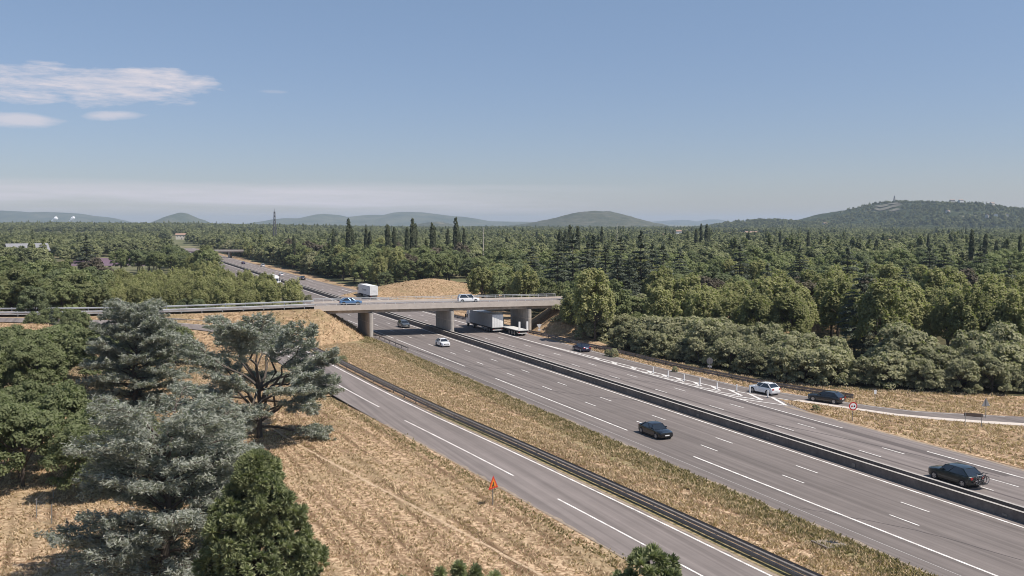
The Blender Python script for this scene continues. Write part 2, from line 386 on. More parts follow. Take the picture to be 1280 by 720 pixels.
tar([mw(96, 67.5), mw(88, 71), mw(80, 73), mw(70, 74.8), mw(60, 75.4)])
tar([mw(230, 53), mw(195, 55), mw(180, 60), mw(176, 64)]); tar([mw(60, 52), mw(52, 56.2), mw(44, 58)], .08)
mb.build('tar_seam', M_TAR)['kind'] = 'structure'

# ---- left slip road (bends to the left and climbs)
RAMP = smooth_path([(34, 20, 0), (25.5, 44.5, 0), (17.1, 61, 0), (10.4, 74.5, 0), (0, 94.8, 0), (-9, 111.8, 0), (-18.2, 128.8, .3), (-27, 145, .8), (-33.9, 157.8, 1.2), (-41, 170, 1.9), (-49, 178.5, 2.6), (-57.5, 181.2, 3.5), (-70, 181, 4.4), (-84, 180.6, 4.8), (-98, 182, 5.0), (-130, 185, 5.0), (-180, 190, 4.5)], 6)
rl = RAMP; rb = offset_path(RAMP, 7.0)            # left edge line; road lies to its left seen along the path, nearer the camera
RAMP = [(p[0], p[1], max(p[2], 0.0)) for p in RAMP]; rl = RAMP; rb = offset_path(RAMP, 7.0)
def rise(P, d): return [(p[0], p[1], p[2] + d) for p in P]
mb = MB(); ribbon(mb, offset_path(rl, -.55), rb, .02); mb.build('slip_road', M_ASPH2)['kind'] = 'structure'
mb = MB(); ribbon(mb, offset_path(rl, .1), offset_path(rl, -.1), .035)
mid = offset_path(RAMP, 4.1)
def arc_at(P, y):
    s = 0
    for a, b in zip(P, P[1:]):
        L = np.linalg.norm(np.array(b) - np.array(a))
        if a[1] <= y <= b[1] and b[1] > a[1]: return s + L * (y - a[1]) / (b[1] - a[1])
        s += L
    return s
for y0, y1 in ((30, 43), (49, 78.3), (85.6, 110.1), (117.8, 137.5), (146, 164)):
    D = sub(mid, arc_at(mid, y0), arc_at(mid, y1)); ribbon(mb, offset_path(D, .09), offset_path(D, -.09), .035)
mb.build('slip_road_marking', M_LINE)['kind'] = 'structure'

# ---- entry slip road on the far side
P_IN = smooth_path([mw(163, 77.6), mw(134, 78.7), mw(120.5, 79.1), mw(107.3, 80.3), mw(100.2, 82.1), (43, 116.8), (46.8, 112.9), (52.9, 109.6), (59.3, 107.2), (76, 102.5), (100, 98), (140, 93)], 5)
P_OUT = smooth_path([mw(163, 82), mw(134.8, 82.3), mw(118, 83.2), mw(108.4, 83.8), mw(102, 86), (48.4, 117.2), (55.3, 114.2), (62, 112.3), (80, 107.6), (104, 103), (144, 98)], 5)
n = 40
A = resample(P_IN, plen(P_IN) / n)[:n]; B = resample(P_OUT, plen(P_OUT) / n)[:n]
m_ = min(len(A), len(B)); A, B = A[:m_], B[:m_]
mb = MB(); ribbon(mb, B, A, .026); mb.build('entry_slip_road', M_ASPH)['kind'] = 'structure'
lerp = lambda a, b, t: tuple(np.array(a) * (1 - t) + np.array(b) * t)
tail = [i for i in range(m_) if A[i][0] > 36]
mb = MB(); ribbon(mb, [lerp(A[i], B[i], .27) for i in tail], [A[i] for i in tail], .032); mb.build('pale_shoulder', M_CONCL)['kind'] = 'structure'
mb = MB(); pin = [p for p in P_IN if p[0] < 37.5]; ribbon(mb, offset_path(pin, .13), offset_path(pin, -.13), .038)
pe = offset_path([p for p in P_OUT if p[0] < 60], -.5); ribbon(mb, offset_path(pe, .05), offset_path(pe, -.05), .036)
# chevrons on the nose
def bar(a, b, w):
    a, b = Vector(a), Vector(b); t = (b - a).normalized(); q = Vector((-t.y, t.x)) * w / 2
    mb.add([(*(a + q), .042), (*(b + q), .042), (*(b - q), .042), (*(a - q), .042)], [(3, 2, 1, 0)])
for sa, ta, so_, to_, si in ((95.3, 80.0, 100.4, 81.9, 101.5), (99.4, 79.5, 104.2, 80.9, 105), (103.2, 79.0, 107.5, 80.2, 108.5), (107.6, 78.6, 111, 79.7, 112), (111.8, 78.4, 114.8, 79.3, 116), (116, 78.2, 119, 79.0, 120), (120, 78.1, 122.8, 78.9, 124), (124, 78, 126.8, 78.7, 127.5), (129, 77.9, 131.5, 78.5, 132.5), (135, 77.8, 137.5, 78.3, 138.5), (141, 77.8, 143, 78.1, 144.5)):
    bar(mw(sa, ta), mw(so_, to_), .42); bar(mw(sa + .25, ta - .1), mw(si, 77.3), .3)
mb.build('merge_marking', M_LINE)['kind'] = 'structure'

# ---- overpass axis
a_ = Vector((.965, .263)); mN = Vector((-.263, .965))
def Npt(k, off=0.0): p = Vector((-29, 192.2)) + a_ * k + mN * off; return (p.x, p.y)
# centreline of the road carried by the bridge, with heights (road surface)
OVC = [(-260, 204, 4.2), (-210, 197, 4.6), (-165, 192.5, 4.9), (-125, 190, 5.1), (-95, 189, 5.3), (-75, 189.3, 5.6), (-58, 191, 6.0)] + [(*Npt(k, 4.8), 6.45) for k in (-10, 0, 17, 34, 44)] + [(34, 211, 6.2), (60, 214, 5.6), (95, 214, 4.6), (150, 212, 3.5)]
OV = smooth_path(OVC, 6)
DW = 5.1
def sweep_bank(name, path, hw, slope, material, ends=(None, None)):
    mb = MB(); A = [offset_path(path, hw), offset_path(path, -hw)]
    rows = [[], [], [], []]
    for i, p in enumerate(path):
        t = (Vector(path[min(i + 1, len(path) - 1)][:2]) - Vector(path[max(i - 1, 0)][:2])).normalized(); q = Vector((-t.y, t.x)); z = p[2]
        for j, (o, zz) in enumerate(((hw + z * slope + .3, -.15), (hw, z), (-hw, z), (-hw - z * slope - .3, -.15))): rows[j].append((p[0] + q.x * o, p[1] + q.y * o, zz))
    n = len(path); vs = sum(rows, []); fs = []
    for j in range(3): fs += [(j * n + i, j * n + i + 1, (j + 1) * n + i + 1, (j + 1) * n + i)[::-1] for i in range(n - 1)]
    mb.add(vs, fs)
    if len(path) > 1:
        for e, i in ((0, 0), (1, n - 1)):
            d = ends[e]
            if d is None: continue
            t = (Vector(path[min(i + 1, n - 1)][:2]) - Vector(path[max(i - 1, 0)][:2])).normalized() * (1 if i else -1); q = Vector((-t.y, t.x)) * (1 if i else -1)
            p = Vector(path[i][:2]); z = path[i][2]
            a, b, c, dd = [rows[j][i] for j in range(4)]
            f1 = (*(p + t * d + q * (hw + 2)), -.15); f2 = (*(p + t * d - q * (hw + 2)), -.15)
            vv = [a, b, c, dd, f1, f2]; ff = [(1, 4, 5, 2), (0, 4, 1), (3, 2, 5)]
            mb.add(vv, [f if i else f[::-1] for f in ff])
    bm_ = mb.build(name, material, smooth=None); bm_['kind'] = 'structure'; return bm_
iL = max(i for i, p in enumerate(OV) if p[0] < Npt(-9.5, 4.8)[0]); iR = min(i for i, p in enumerate(OV) if p[0] > Npt(43.9, 4.8)[0])
def low(P, d): return [(p[0], p[1], p[2] - d) for p in P]
sweep_bank('embankment', low(OV[:iL + 1], .35), 6.1, 1.7, M_EMB, (None, 9.0))
sweep_bank('embankment', low(OV[iR:], .35), 6.1, 1.7, M_EMB, (9.0, None))
rc = offset_path(RAMP, 3.2); rc = [p for p in rc if p[2] > .28]
sweep_bank('slip_road_embankment', low(rc, .12), 4.6, 2.0, M_EMB, (None, None))
mb = MB(); ribbon(mb, offset_path(OV, 4.1), offset_path(OV, -4.1), .06); mb.build('overpass_road', M_ASPH2)['kind'] = 'structure'
mb = MB()
for o in (3.4, -3.4): ribbon(mb, offset_path(OV, o + .08), offset_path(OV, o - .08), .072)
mb.build('overpass_marking', M_LINE)['kind'] = 'structure'

# gravelly green verges beside the motorway, and the mound
mb = MB(); r_ = random.Random(15); M_DIRT = mat('road_dust', (.27, .22, .17), .95, noise=(1.5, .25))
S_ = [20 + 1.1 * k for k in range(280)]
ribbon(mb, [mw(s, 49.9) for s in S_], [mw(s, 50.12 + .3 * r_.random() ** 2 + .12 * math.sin(s * .4)) for s in S_], .024)
S_ = [30 + 1.1 * k for k in range(60)]; ribbon(mb, [mw(s, 79.4 - .25 * r_.random()) for s in S_], [mw(s, 79.75) for s in S_], .024)
D_ = [p for p in resample([(q[0], q[1]) for q in RAMP if q[2] < .02], 1.0)]
for e, sg in ((6.98, -1), (-.5, 1)): ribbon(mb, offset_path(D_, e), [(p[0], p[1]) for p in [offset_path(D_, e + sg * (.15 + .3 * r_.random() ** 2))[i] for i in range(len(D_))]], .026)
mb.build('shoulder_dust', M_DIRT)['kind'] = 'structure'
mb = MB(); S = list(range(20, 330, 3)); r_ = random.Random(5)
ribbon(mb, [mw(s, 49.95) for s in S], [mw(s, 46.2 + 1.2 * math.sin(s * .13) + r_.uniform(-.35, .35) - (1.2 if s > 150 else 0)) for s in S], .008)
mb.build('verge', M_VERGE)['kind'] = 'structure'
mb = MB(); S = list(range(190, 1300, 20)); ribbon(mb, [mw(s, 86.5 + 1.5 * math.sin(s * .03)) for s in S], [mw(s, 79.9) for s in S], .008); ribbon(mb, [mw(s, 49.95) for s in S[7:]], [mw(s, 44.5) for s in S[7:]], .007); mb.build('verge', M_GRASS)['kind'] = 'structure'
mb = MB(); S = list(range(0, 196, 3))
Z = [(offset_path(rl, -.6)[i]) for i in range(len(rl)) if rl[i][2] < .05]
ribbon(mb, Z, [(p[0] + .0, p[1], p[2]) for p in offset_path([q for q in rl if q[2] < .05], -2.0)], .01); mb.build('verge', M_VERGE)['kind'] = 'structure'
TRK = smooth_path([(-40, 128), (-31, 112), (-22, 97), (-12, 82), (-4, 70), (4, 58), (14, 44), (24, 30)], 6)
M_TRACK = ground_mat('track_soil', (.4, .3, .2), (.52, .4, .28), (.34, .25, .16), 3, .3)
mb = MB(); r_ = random.Random(8)
TR = resample(TRK, 1.2); ribbon(mb, [(p[0] + r_.uniform(-.07, .07), p[1]) for p in offset_path(TR, .14)], [(p[0] + r_.uniform(-.09, .09), p[1]) for p in offset_path(TR, -.14)], .012); mb.build('track', M_TRACK)['kind'] = 'structure'

def bump_mesh(name, cx, cy, L, W, H, ang, material, n=40, seed=0, taper=0.0):
    """a mound: long axis L, width W, height H"""
    rr = np.random.RandomState(seed); g = np.linspace(-1, 1, n); gx, gy = np.meshgrid(g, g)
    prof = np.clip(1 - np.abs(gx) ** 1.4, 0, 1) * np.clip(1 - np.abs(gy) ** 1.5, 0, 1) * (1 - taper * (gx + 1) / 2)
    z = H * prof + rr.randn(n, n) * .06 - .1
    x, y = gx * L, gy * W; ca, sa = math.cos(ang), math.sin(ang)
    V = np.stack([(cx + x * ca - y * sa).ravel(), (cy + x * sa + y * ca).ravel(), z.ravel()], -1)
    i = np.arange(n * n).reshape(n, n); F = np.stack([i[:-1, :-1], i[:-1, 1:], i[1:, 1:], i[1:, :-1]], -1).reshape(-1, 4)
    o = link(name, npmesh(name, V, F, mats=(material,), smooth=True)); o['kind'] = 'structure'; return o
bump_mesh('mound', -27, 312, 27, 20, 5.2, R(-14), M_EMB, seed=4)
bump_mesh('forest_mound', 10, 318, 46, 14, 3.0, R(-10), M_VERGE, seed=9)

# woodland floor on both sides
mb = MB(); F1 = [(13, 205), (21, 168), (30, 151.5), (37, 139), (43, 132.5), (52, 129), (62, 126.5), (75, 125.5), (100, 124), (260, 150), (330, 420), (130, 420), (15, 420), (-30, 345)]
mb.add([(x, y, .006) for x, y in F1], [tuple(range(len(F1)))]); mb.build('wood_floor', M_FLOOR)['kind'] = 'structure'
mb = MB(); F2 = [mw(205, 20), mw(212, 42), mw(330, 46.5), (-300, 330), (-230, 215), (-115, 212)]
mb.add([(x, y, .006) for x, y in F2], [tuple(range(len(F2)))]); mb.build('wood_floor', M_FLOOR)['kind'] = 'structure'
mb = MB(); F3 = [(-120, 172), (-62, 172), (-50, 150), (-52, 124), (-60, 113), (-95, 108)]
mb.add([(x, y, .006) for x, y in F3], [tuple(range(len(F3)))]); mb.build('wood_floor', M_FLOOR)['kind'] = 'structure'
M_LAV = ground_mat('lavender', (.13, .085, .12), (.19, .13, .17), (.15, .13, .12), .4, .03)
mb = MB(); mb.add([(-292, 640, .05), (-252, 520, .05), (-196, 522, .05), (-212, 640, .05)], [(0, 1, 2, 3)]); mb.build('lavender_field', M_LAV)['kind'] = 'structure'

# ------------------------------------------------------------------ median walls
def wall_run(name, t0, t1, h, label, material):
    mb = MB(); S = list(range(-20, 1200, 10)); n = len(S)
    prof = [(t0, 0), (t0 + .06, .3), (t0 + .1, h), (t1 - .1, h), (t1 - .06, .3), (t1, 0)]
    vs = []; 
    for t, z in prof: vs += [(*mw(s, t), z) for s in S]
    fs = [(j * n + i, j * n + i + 1, (j + 1) * n + i + 1, (j + 1) * n + i) for j in range(5) for i in range(n - 1)]
    mb.add(vs, fs + [tuple(j * n for j in range(6)), tuple(j * n + n - 1 for j in range(5, -1, -1))])
    o = mb.build(name, material); tag(o, label, 'barrier'); return o
wn = wall_run('concrete_barrier', 65.25, 65.7, .82, 'weathered concrete median wall beside the lanes of oncoming traffic', M_CONCD)
wf = wall_run('concrete_barrier', 66.3, 66.75, .86, 'weathered concrete median wall beside the lanes heading away', M_CONCD)
for wl_, t0, t1, h in ((wn, 65.3, 65.62, .82), (wf, 66.38, 66.7, .86)):
    mb = MB(); S = list(range(-20, 1200, 20)); 
    ribbon(mb, [mw(s, t1) for s in S], [mw(s, t0) for s in S], h + .012); mb.build('painted_lit_top', M_CONC, wl_)  # paler strip paints the sunlit look onto each wall top
M_PATCH = mat('pale_patch', (.25, .22, .19), .9)
r_ = random.Random(2)
mbp = MB()
for k in range(12):
    s = 40 + k * 13.3 + r_.uniform(-2, 2); x, y = mw(s, 65.24); q = Matrix.Translation((x, y, .12)) @ Matrix.Rotation(ROT_FAR, 4, 'Z')
    MB().box(-.22, .22, 0, .012, 0, r_.uniform(.15, .45), q).build('repair_patch', M_PATCH, wn)

# ------------------------------------------------------------------ guard rails
def wbeam(path, z, side, h=.31):
    """one W-profile rail swept along the path; side = +1 bulges to the path's left"""
    prof = [(0, -h / 2), (.08, -h / 4 - .02), (.08, -h / 4 + .03), (.01, 0), (.08, h / 4 - .03), (.08, h / 4 + .02), (0, h / 2)]
    mb = MB(); n = len(path); vs = []
    for d, dz in prof: vs += [(p[0], p[1], p[2] + z + dz) for p in offset_path(path, d * side)]
    for d, dz in prof: vs += [(p[0], p[1], p[2] + z + dz) for p in offset_path(path, (d - .012) * side)]
    m = len(prof)
    for j in range(m - 1):
        for i in range(n - 1):
            fs = (j * n + i, j * n + i + 1, (j + 1) * n + i + 1, (j + 1) * n + i); mb.f.append(fs) ; mb.mi.append(0)
            b = m * n; mb.f.append(tuple(b + q for q in fs[::-1])); mb.mi.append(0)
    mb.v += vs; return mb
def guard_rail(label, path, side, step=4.0, z=.6, material=None, postm=None, group=None, h=.31, ph=.78):
    path = [tuple(p) + ((0,) if len(p) == 2 else ()) for p in path]
    root = empty('guard_rail', (0, 0, 0), 0, label, 'guard rail', group)
    wbeam(resample(path, 2.0), z, side, h).build('rail', material or M_RAIL, root)
    pm = None; P = resample(offset_path(path, -.1 * side), step)[:95]
    for p in P:
        if pm is None: pm = MB().box(-.06, .06, -.05, .05, -.2, ph).mesh('post', postm or M_POST)
        link('post', pm, root, tuple(p))
    return root
gr = offset_path([p for p in RAMP if p[1] > 30 and p[0] > -75], -1.25)
g0 = guard_rail('dark guard rail along the outer edge of the near slip road', gr, 1, 4.0, .62)
wbeam(resample(gr, 2.0), .26, 1).build('lower_rail', M_RAIL, g0)
wbeam(resample(offset_path(gr, -.42), 2.0), .6, -1).build('rear_rail', M_RAIL, g0)
guard_rail('weathered guard rail on the verge under the bridge beside the hard shoulder', [mw(s, 51.0 - .15 * (s < 178)) for s in range(165, 290, 3)][::1], 1, 4.0)
gx_ = smooth_path([(-30, 262), (-14, 232), (0, 205), (6.6, 193.4), (13.4, 178.6), (18.9, 168.4), (26.4, 151.8), (31.2, 143.2), (36.4, 134.6), (41.6, 128), (46.6, 122.4)], 5)
g1 = guard_rail('brown guard rail between the shrub row and the entry slip road', gx_, 1, 3.2, .6)
wbeam(resample(gx_, 2.0), .25, 1).build('lower_rail', M_RAIL, g1)
EDGE = offset_path(OV, -4.75); EDGF = offset_path(OV, 4.75)

# ------------------------------------------------------------------ overpass bridge
br = empty('overpass_bridge', (*Npt(0, 4.8), 0), 0, 'concrete road bridge crossing the motorway on three slab piers', 'bridge')
org = Vector(br.location)
Lm = lambda p, z: (p[0] - org.x, p[1] - org.y, z)
def boxk(mb, k0, k1, o0, o1, z0, z1, z0b=None):
    vs = [Lm(Npt(k0, o0), z0), Lm(Npt(k1, o0), z0), Lm(Npt(k1, o1), z0), Lm(Npt(k0, o1), z0), Lm(Npt(k0, o0), z1), Lm(Npt(k1, o0), z1), Lm(Npt(k1, o1), z1), Lm(Npt(k0, o1), z1)]
    mb.add(vs, [(0, 3, 2, 1), (4, 5, 6, 7), (0, 1, 5, 4), (1, 2, 6, 5), (2, 3, 7, 6), (3, 0, 4, 7)])
M_DECK = mat('deck_concrete', (.42, .375, .33), .9, streak=(0, (1.2, 1.2, .15), .2), noise=(.8, .14), bump=(5, .2, .02))
M_PIER = mat('pier_concrete', (.4, .37, .335), .9, streak=(0, (2.2, 2.2, .12), .2), noise=(.7, .2), bump=(4, .3, .03))
mb = MB(); boxk(mb, -11, 44.5, -.1, 9.9, 5.75, 6.42); mb.build('deck', M_DECK, br)
mb = MB(); boxk(mb, -10.4, 44.2, .9, 8.9, 5.0, 5.748); mb.build('girder', M_DECK, br)
for o0, o1 in ((-.38, -.102), (9.902, 10.18)):
    mb = MB(); boxk(mb, -11.5, 45.2, o0, o1, 5.7, 6.78); mb.build('fascia', M_CONCL, br)
for k in (0, 17, 34):
    x, y = Npt(k, .05); dx, dy = -math.sin(TH), math.cos(TH); q = (math.cos(TH) * .42, math.sin(TH) * .42)
    poly = []
    for i in range(7):
        a = math.pi * i / 6; poly.append((x + q[0] * math.cos(a) - dx * .22 * math.sin(a), y + q[1] * math.cos(a) - dy * .22 * math.sin(a)))
    poly += [(x - q[0] + dx * 9.4, y - q[1] + dy * 9.4), (x + q[0] + dx * 9.4, y + q[1] + dy * 9.4)]
    p_ = MB().prism([(a - org.x, b - org.y) for a, b in poly], -.3, 4.998).build('pier', M_PIER, br)
    MB().prism([(a - org.x + (a - x) * .04, b - org.y + (b - y) * .02) for a, b in poly], 2.9, 2.99).build('joint_band', M_CONCL, p_)
for k in (-9.4, 43.2):
    mb = MB(); boxk(mb, k, k + 1.0, .6, 9.2, 3.6, 4.998); mb.build('abutment', M_CONC, br)
def parapet(path, base, label, low_=0):
    root = empty('bridge_railing', (0, 0, 0), 0, label, 'railing')
    P = resample(path, 2.0); P = [(p[0], p[1], p[2] + base) for p in P]
    for z, h in (((.3, .07),) if low_ else ((.62, .1), (.34, .07))):
        mb = MB(); n = len(P)
        A_ = offset_path(P, .04); B_ = offset_path(P, -.04)
        vs = [(p[0], p[1], p[2] + z - h / 2) for p in A_] + [(p[0], p[1], p[2] + z + h / 2) for p in A_] + [(p[0], p[1], p[2] + z + h / 2) for p in B_] + [(p[0], p[1], p[2] + z - h / 2) for p in B_]
        mb.add(vs, [(j * n + i, j * n + i + 1, ((j + 1) % 4) * n + i + 1, ((j + 1) % 4) * n + i) for j in range(4) for i in range(n - 1)])
        mb.build('handrail', M_PALER, root)
    pm = MB().box(-.05, .05, -.05, .05, -.45, .3 if low_ else .62).mesh('post', M_PALER)
    for p in P[::1][:99]: link('post', pm, root, p)
iA = [p for p in EDGE if Npt(-12, 0)[0] < p[0] < Npt(45.5, 0)[0]]; iB = [p for p in EDGF if Npt(-12, 9.6)[0] < p[0] < Npt(45.5, 9.6)[0]]
kk = lambda o, ks=range(-11, 46, 3): [(*Npt(k, o), 6.42) for k in ks]
parapet(kk(-.24), .38, 'pale metal railing on the near edge of the road bridge', 1)
parapet(kk(10.04), .38, 'pale metal railing on the far edge of the road bridge')
la = [p for p in OV if p[0] < Npt(-11, 0)[0]]
guard_rail('pale guard rail on the near side of the road approaching the bridge', offset_path([p for p in la if p[0] > -140], -4.6), -1, 4.0, .55, M_PALER, M_PALER)
guard_rail('pale guard rail on the far side of the road approaching the bridge', offset_path([p for p in la if p[0] > -150], 4.6), -1, 4.0, .55, M_PALER, M_PALER)
ra = [p for p in OV if p[0] > Npt(45.5, 0)[0] and p[0] < 60]
guard_rail('pale guard rail leaving the bridge among the cedars', offset_path(ra, -4.6), -1, 4.0, .55, M_PALER, M_PALER)
# pale kerb running down the abutment slope
mb = MB(); x0, y0 = Npt(44.2, -1.2); x1, y1 = Npt(35.5, -2.4)
mb.tube([(x0, y0, 5.6), ((x0 + x1) / 2, (y0 + y1) / 2, 2.75), (x1, y1, .05)], [.3, .3, .3], 4); tag(mb.build('drainage_channel', M_CONCL), 'pale concrete drainage channel down the slope under the bridge end', 'channel')

# far bridge
fb = empty('footbridge', (*mw(645, 75), 0), 0, 'small distant overbridge across the motorway seen above the plantation', 'bridge')
fo = Vector(fb.location)
def fbx(mb, x0, x1, y0, y1, z0, z1): mb.box(x0 - fo.x, x1 - fo.x, y0 - fo.y, y1 - fo.y, z0, z1)
mb = MB(); fbx(mb, -236, -171, 640, 647, 3.9, 5.1); mb.build('deck', M_CONCL, fb)
mb = MB(); fbx(mb, -236, -171, 639.6, 639.95, 4.6, 5.7); mb.build('railing', M_CONCL, fb)
for u in (285.5, 313, 318, 327): x = px(u, 640); MB().box(x - .6 - fo.x, x + .6 - fo.x, 641 - fo.y, 646 - fo.y, -.2, 3.9).build('pier', M_CONC, fb)

# ------------------------------------------------------------------ vehicles
M_GLASS = mat('car_glass', (.012, .016, .02), .06, spec=.9, coat=.6)
M_TYRE = mat('tyre', (.02, .02, .02), .85); M_RIM = mat('rim', (.4, .41, .42), .35, .7)
M_BLACKP = mat('black_trim', (.015, .015, .016), .5); M_CHROME = mat('bright_metal', (.7, .7, .72), .2, .9)
M_HEAD = mat('headlight_glass', (.62, .64, .66), .1, spec=.9, coat=1); M_TAIL = mat('tail_light_glass', (.35, .015, .012), .15, coat=1)
M_PLATE = mat('plate', (.75, .75, .73), .5)
def paint(name, c, metal=.3, r=.3): return mat(name, c, r, metal, coat=.9)
P_BLACK = paint('black_paint', (.006, .007, .009), .1, .25); P_BLACK2 = paint('dark_grey_paint', (.02, .024, .028)); P_NAVY = paint('navy_paint', (.012, .02, .07))
P_WHITE = paint('white_paint', (.78, .79, .8), 0); P_GREY = paint('grey_paint', (.16, .18, .2), .5); P_BLUE = paint('blue_paint', (.1, .2, .36), .3); P_GREEN = paint('dark_green_paint', (.012, .022, .022))
WMESH = {}
def wheel(parent, x, y, r, wd=.22):
    k = (round(r, 3), wd)
    if k not in WMESH:
        t = MB().disc_y(0, 0, r, -wd / 2, wd / 2, 22).mesh('tyre', M_TYRE, 35)
        m = MB()
        m.disc_y(0, 0, r * .68, -wd / 2 - .012, wd / 2 + .012, 20, r * .56); m.disc_y(0, 0, r * .16, -wd / 2 - .012, wd / 2 + .012, 10)
        for i in range(5):
            a = 2 * math.pi * i / 5; m.box(0, r * .6, -wd / 2 - .008, wd / 2 + .008, -.045, .045, Matrix.Rotation(-a, 4, 'Y'))
        WMESH[k] = (t, m.mesh('rim', M_RIM))
    w_ = link('wheel', WMESH[k][0], parent, (x, y, r)); link('rim', WMESH[k][1], w_); return w_
CARS = {}
def car_meshes(key, L, W, H, belt, hood, nose, wsb, wsr, rr, rb, trunk, clear, col, deck=None):
    """wsb/wsr windscreen base/roof x, rr/rb rear roof/base x (fractions of L from the centre)"""
    if key in CARS: return CARS[key]
    h = L / 2; W2 = W / 2; parts = {}
    # body: rings of half-width points, mirrored
    st = [(-h, .36, trunk * .8, .78), (-h + .06, .28, trunk * .93, .9), (-h + .25, .2, trunk, .97), (-h * .75, clear, trunk, 1), (rb * L, clear, trunk, 1), (rb * L + .3, clear, belt, 1), (0, clear, belt, 1.0), (wsb * L - .3, clear, belt - .01, 1), (wsb * L, clear, hood + .03, 1), (h * .62, clear, hood, .995), (h * .82, clear, hood - .06, .97), (h * .93, .2, hood - .13, .9), (h - .03, .26, nose, .8), (h, .34, nose - .12, .7)]
    if rb * L - .05 < -h * .75: st = [s_ for s_ in st if s_[0] != -h * .75]
    ring = lambda x, zb, zt, wf: [(x, W2 * wf * .86, zb), (x, W2 * wf * .985, zb + .1), (x, W2 * wf, zb + (zt - zb) * .38), (x, W2 * wf * .985, zb + (zt - zb) * .72), (x, W2 * wf * .93, zt - .045), (x, W2 * wf * .8, zt), (x, W2 * wf * .4, zt + .02)]
    st.sort(key=lambda a: a[0]); vs = []; fs = []; n = 14
    for s_ in st:
        r = ring(*s_); vs += r + [(x, -y, z) for x, y, z in r[::-1]]
    for i in range(len(st) - 1):
        for j in range(n): fs.append((i * n + j, (i + 1) * n + j, (i + 1) * n + (j + 1) % n, i * n + (j + 1) % n))
    fs += [tuple(range(n)), tuple(range((len(st) - 1) * n, len(st) * n))[::-1]]
    parts['body'] = MB().add(vs, fs).mesh('body', col, 38)
    # glasshouse
    cb = [(rb * L, belt - .03), (rr * L, H - .06), (wsr * L, H - .06), (wsb * L, hood - .02)]
    bw, tw = W2 * .9, W2 * .7
    def hw(z): return bw + (tw - bw) * (z - (belt - .03)) / (H - .06 - belt + .03)
    xs = np.linspace(0, 1, 5); vs = []; fs = []
    b_ = [(rb * L, belt - .03), (rb * L + .1, belt - .03), (0, belt - .03), (wsb * L - .35, belt - .03), (wsb * L, hood - .0)]
    t_ = [(rr * L, H - .1), (rr * L + .12, H - .055), ((rr + wsr) / 2 * L, H - .045), (wsr * L - .12, H - .055), (wsr * L, H - .1)]
    for s_ in (1, -1):
        for (x, z) in b_: vs.append((x, s_ * bw, z))
        for (x, z) in t_: vs.append((x, s_ * tw, z))
    for i in range(4):
        fs += [(i, i + 1, 5 + i + 1, 5 + i)[::-1], (10 + i, 10 + i + 1, 15 + i + 1, 15 + i), (5 + i, 5 + i + 1, 15 + i + 1, 15 + i)[::-1]]
    fs += [(0, 5, 15, 10)[::-1], (4, 9, 19, 14)]
    parts['window'] = MB().add(vs, fs).mesh('window', M_GLASS, 40)
    m = MB(); g = 5; vs = []; X_ = np.linspace(rr * L - .03, wsr * L + .03, 7)
    for i, x in enumerate(X_):
        e = 1 - (abs(2 * i / 6 - 1)) ** 3
        for j in range(g):
            y = (j / (g - 1) * 2 - 1); vs.append((x, y * (tw + .015), H - .095 + .075 * e + .02 * (1 - y * y) - .02 * abs(y) ** 4))
    n0 = len(vs); vs += [(x, y, z - .035) for x, y, z in vs]
    fs = []
    for i in range(6):
        for j in range(g - 1):
            q = (i * g + j, (i + 1) * g + j, (i + 1) * g + j + 1, i * g + j + 1); fs += [q, tuple(n0 + v for v in q[::-1])]
    bd = [i * g for i in range(7)] + [6 * g + j for j in range(1, g)] + [i * g + g - 1 for i in range(5, -1, -1)] + [j for j in range(g - 2, 0, -1)]
    for a, b in zip(bd, bd[1:] + bd[:1]): fs.append((a, b, n0 + b, n0 + a))
    parts['roof'] = MB().add(vs, fs).mesh('roof', deck or col, 50)
    m = MB()
    for s_ in (1, -1):
        def pil(x0, z0, x1, z1, w_): m.tube([(x0, s_ * (bw - .0), z0), (x1, s_ * (tw + .005), z1)], [w_, w_ * .9], 4)
        pil(wsb * L - .02, hood, wsr * L, H - .09, .045); pil(.0, belt, (rr + wsr) / 2 * L - .03, H - .09, .045); pil(rb * L + .12, belt - .02, rr * L + .06, H - .09, .085)
    parts['pillar'] = m.mesh('pillar', col)
    m = MB()
    for s_ in (1, -1): m.box(wsb * L - .42, wsb * L - .27, min(s_ * (W2 - .04), s_ * (W2 + .13)), max(s_ * (W2 - .04), s_ * (W2 + .13)), belt + .01, belt + .14)
    parts['mirror'] = m.mesh('wing_mirror', col)
    m = MB()
    wx = (L * .5 - .88, -L * .5 + .82)
    for x in wx:
        for s_ in (1, -1): m.disc_y(x, .34, .4, s_ * (W2 * .9) if s_ < 0 else W2 * .9, s_ * (W2 + .004), 20) if s_ > 0 else m.disc_y(x, .34, .4, -(W2 + .004), -W2 * .9, 20)
    m.box(wx[1] + .38, wx[0] - .38, -W2 * .965, W2 * .965, clear - .03, clear + .05)
    parts['arch'] = m.mesh('arch_shade_sill', M_BLACKP)  # black discs paint wheel well shade on the uncut body; black sill between
    CARS[key] = (parts, wx, L, W, H, belt, hood, nose, trunk); return CARS[key]
